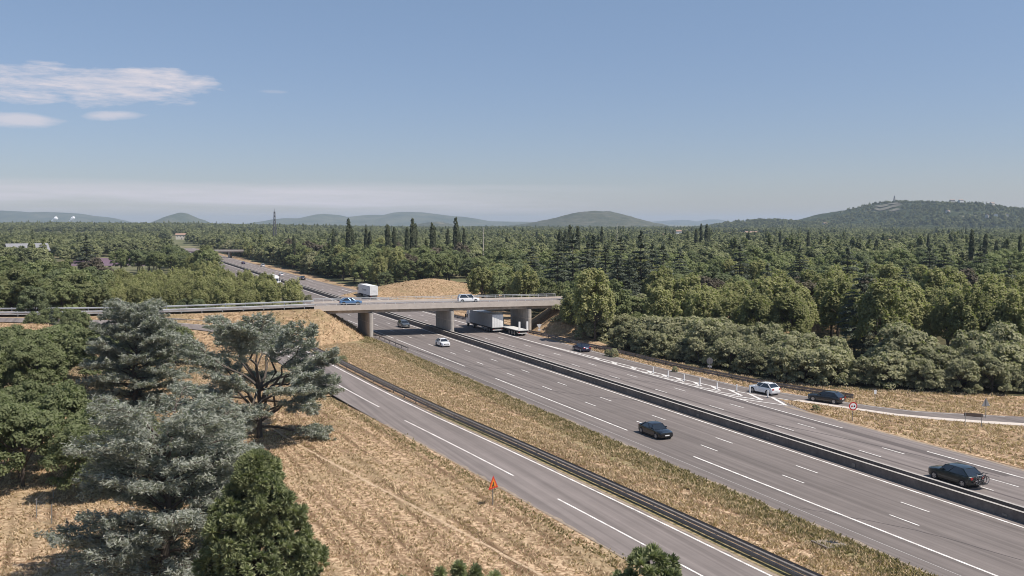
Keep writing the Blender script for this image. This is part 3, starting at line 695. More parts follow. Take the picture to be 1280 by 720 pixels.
def make_car(name, label, key, x, y, rz, cat='car', group='cars on the motorway', z=0.03, lights=True):
    parts, wx, L, W, H, belt, hood, nose, trunk = CARS[key]
    root = empty(name, (x, y, z), rz, label, cat, group)
    for k in ('body', 'window', 'roof', 'pillar', 'mirror', 'arch'): link(parts[k].name.split('.')[0], parts[k], root)
    for X_ in wx:
        for s_ in (1, -1): wheel(root, X_, s_ * (W / 2 - .1), .33)
    if 'hl' not in parts:
        m = MB(); m.prism([(-.13, -.2), (.1, -.16), (.1, .1), (-.2, .2)], 0, .15, 'z'); parts['hl'] = m.mesh('headlight', M_HEAD)
        parts['tl'] = MB().box(-.04, .05, -.17, .17, 0, .2).mesh('tail_light', M_TAIL)
        parts['np'] = MB().box(-.015, .015, -.26, .26, 0, .12).mesh('number_plate', M_PLATE)
        parts['gr'] = MB().box(-.03, .03, -.45, .45, 0, .16).mesh('grille', M_BLACKP)
    h = L / 2
    for s_ in (1, -1):
        link('headlight', parts['hl'], root, (h - .16, s_ * (W / 2 - .36), nose - .2)); link('tail_light', parts['tl'], root, (-h + .03, s_ * (W / 2 - .3), trunk - .3))
    link('number_plate', parts['np'], root, (h + .005, 0, .42)); link('number_plate', parts['np'], root, (-h - .005, 0, .6)); link('grille', parts['gr'], root, (h - .02, 0, .5))
    return root
# key, L, W, H, belt, hood, nose, windscreen base/roof, rear roof/base, tail height, clearance, colour
car_meshes('sedan', 4.75, 1.84, 1.45, .95, .9, .78, .2, .07, -.22, -.4, 1.0, .17, P_BLACK)
car_meshes('suv', 4.75, 1.9, 1.68, 1.08, 1.04, .9, .21, .1, -.3, -.46, 1.1, .2, P_GREEN)
car_meshes('white_suv', 4.4, 1.82, 1.6, 1.02, .98, .85, .2, .08, -.3, -.46, 1.04, .19, P_WHITE)
car_meshes('estate', 4.6, 1.82, 1.5, .97, .92, .8, .19, .05, -.3, -.45, .98, .17, P_BLACK2)
car_meshes('hatch_navy', 4.2, 1.78, 1.5, .97, .92, .8, .2, .06, -.3, -.46, 1.0, .17, P_NAVY)
car_meshes('hatch_white', 4.2, 1.78, 1.5, .97, .92, .8, .22, .07, -.3, -.46, 1.0, .17, P_WHITE)
car_meshes('hatch_grey', 4.4, 1.8, 1.62, 1.0, .97, .84, .24, .1, -.34, -.47, 1.02, .18, P_GREY)
car_meshes('sedan_blue', 4.6, 1.82, 1.5, .97, .92, .8, .2, .06, -.26, -.44, 1.0, .17, P_BLUE)
car_meshes('mpv_white', 4.6, 1.85, 1.78, 1.05, 1.0, .86, .27, .13, -.42, -.485, 1.08, .18, P_WHITE)
x, y = mw(87.4, 55.35); make_car('sedan', 'black saloon driving towards us alone in the near carriageway', 'sedan', x, y, ROT_NEAR)
x, y = mw(60.6, 70.2); SUVX = (x, y); make_car('suv', 'black off-roader with bicycles on its tail behind the median wall', 'suv', x, y, ROT_FAR)
x, y = mw(103.6, 83.1); make_car('suv', 'white SUV with dark windows on the entry slip road beside the white posts', 'white_suv', x, y, R(122))
make_car('estate_car', 'dark estate car on the entry slip road behind the white SUV', 'estate', 41.3, 121.9, R(134))
x, y = mw(151.8, 80.0); make_car('hatchback', 'navy blue hatchback joining the motorway just past the bridge', 'hatch_navy', x, y, ROT_FAR + .04)
x, y = mw(168.6, 59.0); make_car('hatchback', 'small white car in the near carriageway just clear of the bridge shadow', 'hatch_white', x, y, ROT_NEAR)
x, y = mw(203.2, 61.8); make_car('people_carrier', 'grey people carrier about to pass under the bridge', 'hatch_grey', x, y, ROT_NEAR)
def ov_at(u):
    best = min(OV, key=lambda p: abs(640 + F_PX * p[0] / p[1] - u)); return best
def on_ov(u, off):
    P = OV
    for i in range(len(P) - 1):
        if 640 + F_PX * P[i][0] / P[i][1] <= u <= 640 + F_PX * P[i + 1][0] / P[i + 1][1]:
            a, b = Vector(P[i]), Vector(P[i + 1]); ua = 640 + F_PX * a.x / a.y; ub = 640 + F_PX * b.x / b.y; f = (u - ua) / (ub - ua); p = a.lerp(b, f); t = (b - a).normalized()
            return p.x - t.y * off, p.y + t.x * off, p.z, math.atan2(t.y, t.x)
x, y, z, a0 = on_ov(436, -1.7); make_car('hatchback', 'pale blue car with dark windows at the left end of the bridge', 'sedan_blue', x, y, a0, z=z + .075)
x, y, z, a0 = on_ov(583, -1.7); make_car('people_carrier', 'white people carrier driving across the bridge', 'mpv_white', x, y, a0, z=z + .075)
x, y = mw(373.5, 65.2 - 1.2); x, y = mw(375, 62.7); make_car('hatchback', 'white car beside the oncoming lorry beyond the bridge', 'hatch_white', x, y, ROT_NEAR)
x, y = mw(392, 75.5); make_car('suv', 'dark car heading away in the middle of the far carriageway beyond the bridge', 'suv', x, y, ROT_FAR)
x, y = mw(425, 75.6 - 3); make_car('hatchback', 'white car heading away ahead of the distant dark car', 'hatch_white', x, y, ROT_FAR)
x, y = mw(520, 79.0); make_car('van', 'tiny white van heading away near the distant overbridge', 'mpv_white', x, y, ROT_FAR, cat='van')
x, y = mw(560, 74.0); make_car('hatchback', 'tiny dark car heading away just before the distant overbridge', 'hatch_navy', x, y, ROT_FAR)
x, y = mw(700, 62.0); make_car('van', 'tiny pale van coming towards us beyond the distant overbridge', 'mpv_white', x, y, ROT_NEAR, cat='van')

# bicycles on the rack
def bicycle(label, loc, rz, flip, c):
    col = mat('bicycle_frame', c, .4, .3); root = empty('bicycle', loc, rz, label, 'bicycle', 'bicycles on the car rack')
    hx = .52 * flip
    for s_ in (1, -1):
        w_ = MB().disc_y(0, 0, .35, -.022, .022, 24, .31).build('wheel', M_TYRE, root, loc=(.52 * s_, 0, .35))
        m = MB()
        for k in range(8): m.box(0, .32, -.004, .004, -.004, .004, Matrix.Rotation(k * math.pi / 4, 4, 'Y'))
        m.disc_y(0, 0, .32, -.012, .012, 20, .295); m.build('rim', M_CHROME, w_)
    m = MB(); bb = (0, 0, .3); sd = (-.18 * flip, 0, .82); hd = (.36 * flip, 0, .85); rx = (-.52 * flip, 0, .35); fx = (.52 * flip, 0, .35)
    for a, b in ((bb, sd), (bb, hd), ((-.15 * flip, 0, .72), (.36 * flip, 0, .8)), (bb, rx), ((-.15 * flip, 0, .72), rx), (hd, fx)): m.tube([a, b], .024, 6)
    m.build('frame', col, root)
    MB().tube([(.34 * flip, -.28, .98), (.37 * flip, 0, .95), (.34 * flip, .28, .98)], .018, 6).build('handlebar', M_BLACKP, root)
    MB().prism([(-.3 * flip, -.07), (-.05 * flip, -.02), (-.05 * flip, .02), (-.3 * flip, .07)], .88, .93).build('saddle', M_BLACKP, root)
fwd = Vector((math.cos(ROT_FAR), math.sin(ROT_FAR)))
for i, (d, lab, c, fl) in enumerate(((2.62, 'white bicycle nearest the tailgate of the black off-roader', (.6, .6, .6), 1), (2.84, 'dark bicycle hung outermost behind the black off-roader', (.03, .03, .035), -1))):
    bicycle(lab, (SUVX[0] - fwd.x * d, SUVX[1] - fwd.y * d, .5), ROT_FAR + math.pi / 2, fl, c)
rk = MB().box(-2.95, -2.35, -.05, .05, .42, .48).box(-2.95, -2.55, -.55, -.5, .46, .52).box(-2.95, -2.55, .5, .55, .46, .52).box(-2.95, -2.55, -.55, .55, .46, .5).box(-2.5, -2.46, -.04, .04, .45, 1.3)
rk.build('cycle_rack', M_BLACKP, [o for o in C.objects if o.name.startswith('suv') and 'bicycles' in str(o.get('label'))][0])

# ---- lorries
M_TRAIL = mat('trailer_curtain', (.32, .34, .36), .6, noise=(.8, .1)); M_TRW = mat('trailer_white', (.75, .75, .75), .5, noise=(.8, .05)); M_CAB = paint('cab_white', (.72, .72, .72), 0)
M_CHAS = mat('chassis', (.03, .03, .03), .7); M_BAR = mat('rear_bar', (.6, .6, .58), .5); M_LOGO = mat('lettering_dark', (.06, .07, .1), .6)
def lorry(label, x, y, rz, side, box_h=2.75, bed=False, cabcol=None, logo=False, back=None, group='lorries on the motorway', front_logo=False):
    """origin under the tail of the trailer, x forward"""
    r = empty('lorry', (x, y, .03), rz, label, 'lorry', group)
    MB().box(.2, 12.8, -1.1, 1.1, .85, 1.12).box(.4, 12.0, -.5, -.35, .6, .85).box(.4, 12, .35, .5, .6, .85).build('chassis', M_CHAS, r)
    z0 = 1.12; b = None
    if not bed:
        b = MB().box(.05, 13.4, -1.27, 1.27, z0 + .004, z0 + box_h).build('trailer_box', side, r)
        m = MB()
        for yy in (-1.27, 1.19): m.box(.02, .048, yy, yy + .08, z0, z0 + box_h)
        m.box(.02, .048, -1.19, 1.19, z0 + box_h - .1, z0 + box_h); m.box(.02, .048, -1.19, 1.19, z0, z0 + .1); m.box(.015, .048, -.03, .03, z0 + .1, z0 + box_h - .1)
        for yy in (-.75, -.35, .35, .75): m.box(.012, .048, yy - .02, yy + .02, z0 + .1, z0 + box_h - .1)
        m.build('door_frame', M_BAR, b)
        MB().box(.03, .05, -1.19, 1.19, z0 + .1, z0 + box_h - .1).build('rear_door', back or M_TRW, b)
        MB().box(.08, 13.37, -1.25, 1.25, z0 + box_h + .002, z0 + box_h + .03).build('roof_skin', M_TRW, b)
        m = MB()
        for s_ in (1, -1):
            m.box(3.0, 8.5, s_ * 1.2 - .02, s_ * 1.2 + .02, .45, .6); m.box(3.0, 8.5, s_ * 1.2 - .02, s_ * 1.2 + .02, .75, .9)
        m.build('side_guard', M_BAR, r)
        if logo:
            m = MB(); q = random.Random(4)
            for i in range(6): xx = 4.6 + i * .85; m.box(xx, xx + .55, 1.272, 1.28, z0 + 1.5, z0 + 1.62); m.box(xx, xx + .13, 1.272, 1.28, z0 + 1.0, z0 + 1.5); m.box(xx + .42, xx + .55, 1.272, 1.28, z0 + 1.0 + .25 * (i % 2), z0 + 1.5)
            m.build('lettering', M_LOGO, b)
            MB().box(.02, .03, -.7, .5, z0 + 1.3, z0 + 1.42).box(.02, .03, -.9, .9, z0 + .75, z0 + .81).build('lettering', M_LOGO, b)
    else:
        MB().box(.05, 13.0, -1.25, 1.25, z0 + .004, z0 + .12).build('flat_bed', M_BAR, r)
        MB().box(12.9, 13.0, -1.2, 1.2, z0 + .12, z0 + 1.3).build('headboard', M_CHAS, r)
        for xx, yy in ((.1, -.95), (.1, .85)): MB().box(xx, xx + .08, yy - .2, yy + .2, z0 + .12, z0 + 1.9).build('white_panel', M_TRW, r)
    MB().box(.05, .15, -1.15, 1.15, .5, .68).build('underrun_bar', M_BAR, r)
    for s_ in (1, -1): MB().box(-.0, .05, s_ * .95 - .14, s_ * .95 + .14, .72, .82).build('tail_light', M_TAIL, r)
    for xx in (1.9, 3.2, 4.5):
        for s_ in (1, -1): wheel(r, xx, s_ * 1.05, .5, .34)
    # tractor
    c0 = 13.75
    cab = MB().prism([(c0, .9), (c0 + 2.25, .55), (c0 + 2.32, 1.5), (c0 + 2.2, 2.0), (c0 + 2.0, 3.0), (c0 + 1.6, 3.7), (c0, 3.75)], -1.22, 1.22, 'y').build('cab', cabcol or M_CAB, r)
    MB().prism([(c0 + 2.215, 1.98), (c0 + 2.235, 2.02), (c0 + 2.05, 2.92), (c0 + 2.02, 2.9)], -1.1, 1.1, 'y').build('windscreen', M_GLASS, cab)
    for s_ in (1, -1):
        MB().box(c0 + 1.1, c0 + 1.9, s_ * 1.225 - .01, s_ * 1.225 + .01, 1.95, 2.75).build('side_window', M_GLASS, cab)
        MB().box(c0 + 2.0, c0 + 2.2, s_ * 1.4 - .1, s_ * 1.4 + .1, 1.9, 2.7).build('wing_mirror', M_BLACKP, cab)
        MB().box(c0 + 2.26, c0 + 2.36, s_ * .9 - .22, s_ * .9 + .22, .75, .98).build('headlight', M_HEAD, cab)
    g_ = MB()
    if front_logo: g_.prism([(-.75, 1.85), (.75, 1.85), (0, .95)], c0 + 2.325, c0 + 2.35, 'x')
    else: g_.box(c0 + 2.3, c0 + 2.34, -.8, .8, 1.05, 1.7)
    g_.build('grille', M_LOGO if front_logo else M_BLACKP, cab)
    MB().box(c0 - 4.0, c0 + 1.5, -.45, .45, .55, .84).build('tractor_frame', M_CHAS, r)
    for xx in (c0 + 1.35, c0 - 2.4):
        for s_ in (1, -1): wheel(r, xx, s_ * 1.05, .5, .34)
    return r
x, y = mw(184.5, 77.2 - .15); lorry('lorry with a long grey curtain-sided trailer passing under the bridge', x, y, ROT_FAR, M_TRAIL)
x, y = mw(176.8, 79.6); lorry('empty flatbed lorry beside the right hand bridge pier', x, y, ROT_FAR + .01, M_TRW, bed=True)
x, y = mw(283, 76.6); lorry('white box lorry heading away just beyond the bridge', x, y, ROT_FAR, M_TRW, logo=True, box_h=2.85)
x, y = mw(355.5 + 16, 58.6); lorry('white lorry coming towards us past the plantation beyond the bridge', x, y, ROT_NEAR, M_TRW, front_logo=True)

# ------------------------------------------------------------------ signs and posts
M_GALV = mat('sign_back', (.3, .3, .3), .55, .4); M_RED = mat('sign_red', (.5, .02, .02), .5); M_SW = mat('sign_white', (.8, .8, .8), .5); M_YEL = mat('sign_amber', (.6, .2, .02), .5); M_BK = mat('sign_black', (.02, .02, .02), .5)
def ngon(n, r, a0=0): return [(r * math.cos(a0 + 2 * math.pi * k / n), r * math.sin(a0 + 2 * math.pi * k / n)) for k in range(n)]
def sign(name, label, x, y, rz, pole_h, faces, cat='road sign', pr=.04, poles=(0,)):
    """faces: list of (part name, polygon in (y,z) about the plate centre, thickness range in x, material). x points out of the face"""
    r = empty(name, (x, y, 0), rz, label, cat)
    for py in poles: MB().tube([(0, py, -.1), (0, py, pole_h)], pr, 8).build('pole', M_GALV, r)
    for nm, poly, x0, x1, zc, m in faces: MB().prism([(a, b + zc) for a, b in poly], x0, x1, 'x').build(nm, m, r)
    return r
tri = lambda r: ngon(3, r, math.pi / 2)
itri = lambda r: ngon(3, r, -math.pi / 2)
worker = [(-.16, -.22), (-.06, -.22), (-.02, -.06), (.06, -.22), (.15, -.22), (.06, .02), (.1, .12), (.02, .22), (-.07, .16), (-.03, .06), (-.18, -.02), (-.14, -.07)]
sign('warning_sign', 'amber and red triangular roadworks warning sign in the dry grass by the near slip road', -1.6, 76.7, R(-90 + 52), 2.2,
     [('border', tri(.72), .045, .06, 1.75, M_RED), ('plate', tri(.5), .062, .068, 1.75, M_YEL), ('symbol', [(a, b) for a, b in worker], .07, .076, 1.72, M_BK)])
sign('speed_sign', 'round red-bordered no overtaking sign on the grass nose between the roads', 40.3, 109.6, R(-90 + 22 - 20), 2.2,
     [('border', ngon(28, .5), .045, .06, 1.85, M_RED), ('plate', ngon(28, .37), .062, .068, 1.85, M_SW), ('symbol', [(-.24, -.1), (-.05, -.1), (-.05, .02), (-.09, .1), (-.2, .1), (-.24, .02)], .07, .076, 1.85, M_RED), ('symbol', [(.05, -.1), (.24, -.1), (.24, .02), (.2, .1), (.09, .1), (.05, .02)], .07, .076, 1.85, M_BK)])
sign('marker_post', 'thin marker post with small white plate beyond the entry slip road', 47.3, 120.9, R(-90), 1.9, [('plate', [(-.16, -.26), (.16, -.26), (.16, .26), (-.16, .26)], .045, .06, 1.5, M_SW)], cat='marker')
sign('road_sign', 'grey back of a round road sign against the shrub row', 31.4, 147.8, R(90 - 30), 2.2, [('plate', ngon(24, .52), .045, .065, 1.6, M_GALV), ('small_plate', [(-.35, -.14), (.35, -.14), (.35, .14), (-.35, .14)], .045, .06, .72, M_SW)])
sign('yield_sign', 'white inverted triangular sign in the shade of the bridge end', 5.8, 198.6, R(-90), 2.2, [('plate', itri(.62), .045, .06, 1.7, M_SW), ('small_plate', [(-.28, -.2), (.28, -.2), (.28, .2), (-.28, .2)], .045, .06, .85, M_SW)])
sign('road_sign', 'grey back of a triangular warning sign beyond the entry slip road', 57.1, 111.7, R(90 + 10), 2.4, [('plate', tri(.68), .045, .065, 1.75, M_GALV)])
sign('direction_board', 'low brown board on two posts facing away from us by the entry slip road', 53.0, 106.4, R(90 - 24), 1.62, [('board', [(-1.0, -.2), (1.0, -.2), (1.0, .2), (-1.0, .2)], .045, .08, 1.45, mat('board_back', (.2, .15, .12), .7))], poles=(-.85, .85))
pm = MB().tube([(0, 0, 0), (0, 0, .95)], .085, 10).mesh('post', M_SW); pb = MB().disc_y(0, 0, .16, 0, .05).mesh('base', M_BLACKP)
NW = ['first', 'second', 'third', 'fourth', 'fifth', 'sixth', 'seventh', 'eighth']
for i, (s, t) in enumerate(((124.6, 78.4), (120.4, 78.4), (116.4, 78.6), (112.5, 78.7), (108.5, 78.8), (106.3, 80.5), (104.4, 82.0 - .7), (100.6, 81.3))):
    x, y = mw(s, t); o = link('lane_post', pm, None, (x, y, .045)); tag(o, 'white flexible post on the merge chevrons, %s counting from the bridge' % NW[i], 'post', 'flexible posts on the chevrons')
    b = MB().tube([(0, 0, 0), (0, 0, .03)], .17, 12).build('base', M_BLACKP, o); 
    MB().tube([(0, 0, .62), (0, 0, .76)], .088, 10).build('reflective_band', M_PLATE, o)

# drainage inlet at the verge
dr = empty('drain_inlet', (23.3, 66.9, 0), TH, 'concrete drain inlet with dark opening at the edge of the hard shoulder', 'drain')
MB().box(-1.0, .9, -.7, .9, 0, .12).build('apron', mat('dusty_concrete', (.27, .23, .19), .95, noise=(3, .3)), dr); MB().box(-.1, .6, -.1, .5, .12, .13).build('opening', M_BLACKP, dr)
MB().box(-1.15, -1.0, -.7, .9, 0, .22).build('headwall', M_CONCD, dr)

# wire fence at the left
fe = empty('wire_fence', (-35.9, 71.7, 0), 0, 'sagging wire fence on thin grey posts beside the lower left trees', 'fence')
FP = [(0, 0), (-2.0, 1.6), (-3.3, 7), (-6, 16), (-8, 26), (-9.4, 39.7)]; FP = [(p[0], p[1]) for p in FP]
for x, y in FP: MB().tube([(x, y, -.1), (x + .04, y, 1.55)], .035, 6).build('post', M_STEEL, fe)
m = MB()
for z in (.3, .7, 1.1, 1.4): m.tube([(x, y, z) for x, y in FP], .006, 4)
m.build('wire', M_STEEL, fe)
# ------------------------------------------------------------------ hills
def vnoise(rr, x, y, octs):
    z = np.zeros_like(x)
    for wl, amp in octs:
        for _ in range(5):
            a = rr.uniform(0, 2 * math.pi); z += amp / 5 ** .5 * np.sin((x * math.cos(a) + y * math.sin(a)) * 2 * math.pi / wl * rr.uniform(.7, 1.3) + rr.uniform(0, 6.28))
    return z
def hill_mat(name, c1, c2, c3, s1, s2, thr=.62):
    m = bpy.data.materials.new(name); m.use_nodes = True; t = m.node_tree; b = t.nodes['Principled BSDF']; n = t.nodes.new; l = t.links.new
    b.inputs['Roughness'].default_value = .95; b.inputs['Specular IOR Level'].default_value = .05; g = n('ShaderNodeNewGeometry')
    def nz(s, d, r): q = n('ShaderNodeTexNoise'); q.inputs['Scale'].default_value = s; q.inputs['Detail'].default_value = d; q.inputs['Roughness'].default_value = r; l(g.outputs['Position'], q.inputs['Vector']); return q.outputs[0]
    def mr(x, a, c): q = n('ShaderNodeMapRange'); q.inputs[1].default_value = a; q.inputs[2].default_value = c; l(x, q.inputs[0]); return q.outputs[0]
    x1 = n('ShaderNodeMix'); x1.data_type = 'RGBA'; x1.inputs[6].default_value = (*c1, 1); x1.inputs[7].default_value = (*c2, 1); l(mr(nz(s1, 6, .7), .4, .62), x1.inputs[0])
    x2 = n('ShaderNodeMix'); x2.data_type = 'RGBA'; l(x1.outputs[2], x2.inputs[6]); x2.inputs[7].default_value = (*c3, 1); l(mr(nz(s2, 7, .8), thr, thr + .06), x2.inputs[0])
    l(x2.outputs[2], b.inputs['Base Color'])
    u = n('ShaderNodeBump'); u.inputs['Strength'].default_value = .9; u.inputs['Distance'].default_value = 8; l(nz(s1 * 1.5, 5, .7), u.inputs['Height']); l(u.outputs[0], b.inputs['Normal'])
    return m
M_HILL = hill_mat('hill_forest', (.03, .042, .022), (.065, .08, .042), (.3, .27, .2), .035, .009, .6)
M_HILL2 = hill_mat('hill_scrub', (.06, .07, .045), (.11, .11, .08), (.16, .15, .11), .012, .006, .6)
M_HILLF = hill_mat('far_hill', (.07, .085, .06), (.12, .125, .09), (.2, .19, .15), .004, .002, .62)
HILLS = {}
def hill(name, prof, D, depth, material, seed, rough=1.0, n=130):
    us = np.array([p[0] for p in prof], float); vs_ = np.array([p[1] for p in prof], float)
    zs = CAM_H + (V0 - vs_) / F_PX * D
    x0, x1 = px(us[0], D), px(us[-1], D)
    gx, gy = np.meshgrid(np.linspace(x0, x1, n), np.linspace(-1, 1, 56)); rr = np.random.RandomState(seed)
    prof_z = np.interp(gx, px(us, D), zs)
    for _ in range(2): prof_z[:, 1:-1] = (prof_z[:, :-2] + prof_z[:, 1:-1] * 2 + prof_z[:, 2:]) / 4
    f = np.clip(1 - np.abs(gy) ** 1.6, 0, 1)
    wob = vnoise(rr, gx, gy * depth, [(depth * 1.1, .08), (depth * .4, .05), (depth * .15, .02)])
    z = prof_z * np.clip(f * (1 + wob * rough * (1 - np.exp(-gy * gy * 18))), 0, None) - 4
    z += vnoise(rr, gx, gy * depth, [(60, .8), (28, .9)]) * (f > .02) * (D < 6000)
    V = np.stack([gx.ravel(), (D + gy * depth).ravel(), z.ravel()], -1); h_, w_ = gx.shape
    i = np.arange(h_ * w_).reshape(h_, w_); F = np.stack([i[:-1, :-1], i[:-1, 1:], i[1:, 1:], i[1:, :-1]], -1).reshape(-1, 4)
    o = link(name, npmesh(name, V, F, mats=(material,), smooth=True)); o['kind'] = 'structure'
    HILLS[name] = (gx[0], D + gy[:, 0] * depth, z); return o
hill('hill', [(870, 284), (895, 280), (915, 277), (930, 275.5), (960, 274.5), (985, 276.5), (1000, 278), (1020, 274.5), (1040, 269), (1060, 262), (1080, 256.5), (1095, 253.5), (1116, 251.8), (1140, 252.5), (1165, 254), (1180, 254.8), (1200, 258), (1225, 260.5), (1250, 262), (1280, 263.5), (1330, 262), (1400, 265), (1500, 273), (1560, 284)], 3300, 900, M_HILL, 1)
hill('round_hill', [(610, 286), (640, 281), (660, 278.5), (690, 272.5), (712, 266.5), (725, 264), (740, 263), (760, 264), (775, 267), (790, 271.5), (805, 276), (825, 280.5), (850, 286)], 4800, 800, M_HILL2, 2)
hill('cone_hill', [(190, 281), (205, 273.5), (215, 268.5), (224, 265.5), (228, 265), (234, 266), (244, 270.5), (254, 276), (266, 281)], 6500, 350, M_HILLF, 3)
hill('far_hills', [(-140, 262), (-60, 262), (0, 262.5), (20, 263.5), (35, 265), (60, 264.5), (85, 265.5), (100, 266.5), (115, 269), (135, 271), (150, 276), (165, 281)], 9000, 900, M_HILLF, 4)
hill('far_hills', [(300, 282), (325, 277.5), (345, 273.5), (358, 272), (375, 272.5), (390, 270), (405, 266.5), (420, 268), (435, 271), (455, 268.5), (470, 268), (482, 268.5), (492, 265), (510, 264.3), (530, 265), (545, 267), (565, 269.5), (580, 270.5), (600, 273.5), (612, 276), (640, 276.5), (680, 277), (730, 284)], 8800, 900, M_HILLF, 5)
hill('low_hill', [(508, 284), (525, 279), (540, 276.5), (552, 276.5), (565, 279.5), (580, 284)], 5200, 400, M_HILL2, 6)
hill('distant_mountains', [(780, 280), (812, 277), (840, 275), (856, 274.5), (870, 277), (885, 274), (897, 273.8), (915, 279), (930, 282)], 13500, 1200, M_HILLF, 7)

# ------------------------------------------------------------------ air
hm = bpy.data.materials.new('air'); hm.use_nodes = True; t = hm.node_tree; t.nodes.clear()
o_ = t.nodes.new('ShaderNodeOutputMaterial'); pv = t.nodes.new('ShaderNodeVolumePrincipled'); pv.inputs['Density'].default_value = HAZE
pv.inputs['Color'].default_value = (.6, .73, .95, 1); pv.inputs['Anisotropy'].default_value = 0.2; t.links.new(pv.outputs[0], o_.inputs['Volume'])
hz = MB().box(-16500, 16500, -450, 16600, -8, 150).build('haze', hm); hz['kind'] = 'stuff'
hz.location.z = 0

# ------------------------------------------------------------------ foliage
def norm(v): return v / np.maximum(np.linalg.norm(v, axis=-1, keepdims=True), 1e-6)
def leaves(rr, c, nrm, size, aspect=.6, along=None, tone=None):
    """diamond leaf sprays: centres c, normals nrm, long half-axis size"""
    n = len(c); nrm = norm(nrm)
    if along is None: along = rr.randn(n, 3)
    t = norm(along - nrm * (along * nrm).sum(-1, keepdims=True)); b = np.cross(nrm, t)
    s = (size * np.ones(n))[:, None] if np.ndim(size) < 2 else size
    bend = nrm * s * .25
    V = np.stack([c + t * s, c + b * s * aspect - bend, c - t * s, c - b * s * aspect - bend], 1).reshape(-1, 3)
    F = np.arange(4 * n).reshape(n, 4)
    return V, F, (tone if tone is not None else rr.rand(n))
def tubes(list_, sides=6):
    VV = []; FF = []; b = 0
    for pts, rad in list_:
        pts = np.asarray(pts, float); n = len(pts); d = norm(np.gradient(pts, axis=0))
        ref = np.where(np.abs(d[:, 2:3]) < .9, np.array([[0, 0, 1.]]), np.array([[1., 0, 0]])); a = norm(np.cross(d, ref)); c = np.cross(d, a)
        th = np.arange(sides) * 2 * math.pi / sides
        ring = pts[:, None] + (a[:, None] * np.cos(th)[None, :, None] + c[:, None] * np.sin(th)[None, :, None]) * np.asarray(rad)[:, None, None]
        VV.append(ring.reshape(-1, 3)); k = np.arange(sides); kk_ = (k + 1) % sides
        for i in range(n - 1): FF.append(np.stack([i * sides + k, i * sides + kk_, (i + 1) * sides + kk_, (i + 1) * sides + k], -1) + b)
        b += n * sides
    return np.concatenate(VV), np.concatenate(FF)
def bend_line(rr, a, b, n=5, wob=.06, lift=0.0):
    a, b = np.array(a, float), np.array(b, float); L = np.linalg.norm(b - a); t = np.linspace(0, 1, n)[:, None]
    p = a + (b - a) * t + rr.randn(n, 3) * wob * L * (t * (1 - t) * 4) + np.array([0, 0, 1.]) * lift * L * (t * (1 - t) * 4) * 1.0
    return p
def crown_broad(rr, H, Rr, z0, nclump=42, per=110, leaf=.3, cr=.26, vert=1.0, flat=.75, spread=.62, top=1.0):
    """crown of leaf clumps on and inside an uneven ellipsoid, from z0 to H"""
    zc, rz = (H + z0) / 2, (H - z0) / 2
    u = norm(rr.randn(nclump, 3)); u[:, 2] = np.where(u[:, 2] < -.45, -u[:, 2], u[:, 2])
    rad = spread + (1 - spread) * rr.rand(nclump) ** .7; lump = 1 + .16 * np.sin(u[:, 0] * 3 + rr.rand() * 6) + .14 * np.sin(u[:, 1] * 4 + rr.rand() * 6)
    cs = u * rad[:, None] * lump[:, None] * np.array([Rr, Rr, rz]) * (1 - cr * .6) + np.array([0, 0, zc])
    sz = cr * Rr * rr.uniform(.7, 1.35, nclump)
    C_, N_, T_ = [], [], []
    for c, s in zip(cs, sz):
        k = int(per * (s / (cr * Rr)) ** 1.6) + 8; d = norm(rr.randn(k, 3)); d[:, 2] = np.where(d[:, 2] < -.35, -d[:, 2], d[:, 2])
        p = c + d * s * rr.uniform(.62, 1.12, (k, 1)) * np.array([1, 1, flat * vert])
        C_.append(p); N_.append(d * .95 + rr.randn(k, 3) * .36 + np.array([0, 0, .4])); T_.append(np.full(k, rr.rand()) * .5 + rr.rand(k) * .5)
    return leaves(rr, np.concatenate(C_), np.concatenate(N_), leaf * rr.uniform(.6, 1.3, sum(map(len, C_))), .62, tone=np.concatenate(T_)), cs
def skeleton(rr, H, z0, cs, r0, nb=9, lean=0.0):
    top = np.array([lean, lean * .5, z0 + (H - z0) * .6]); tr = bend_line(rr, (0, 0, -.3), top, 6, .02)
    L = [(tr, np.linspace(r0, r0 * .35, 6))]
    for c in cs[rr.permutation(len(cs))[:nb]]:
        h = rr.uniform(.35, .95); i = min(int(h * 5), 4); L.append((bend_line(rr, tr[i], c, 5, .05, .06), np.linspace(r0 * .42, r0 * .08, 5)))
    return tubes(L)
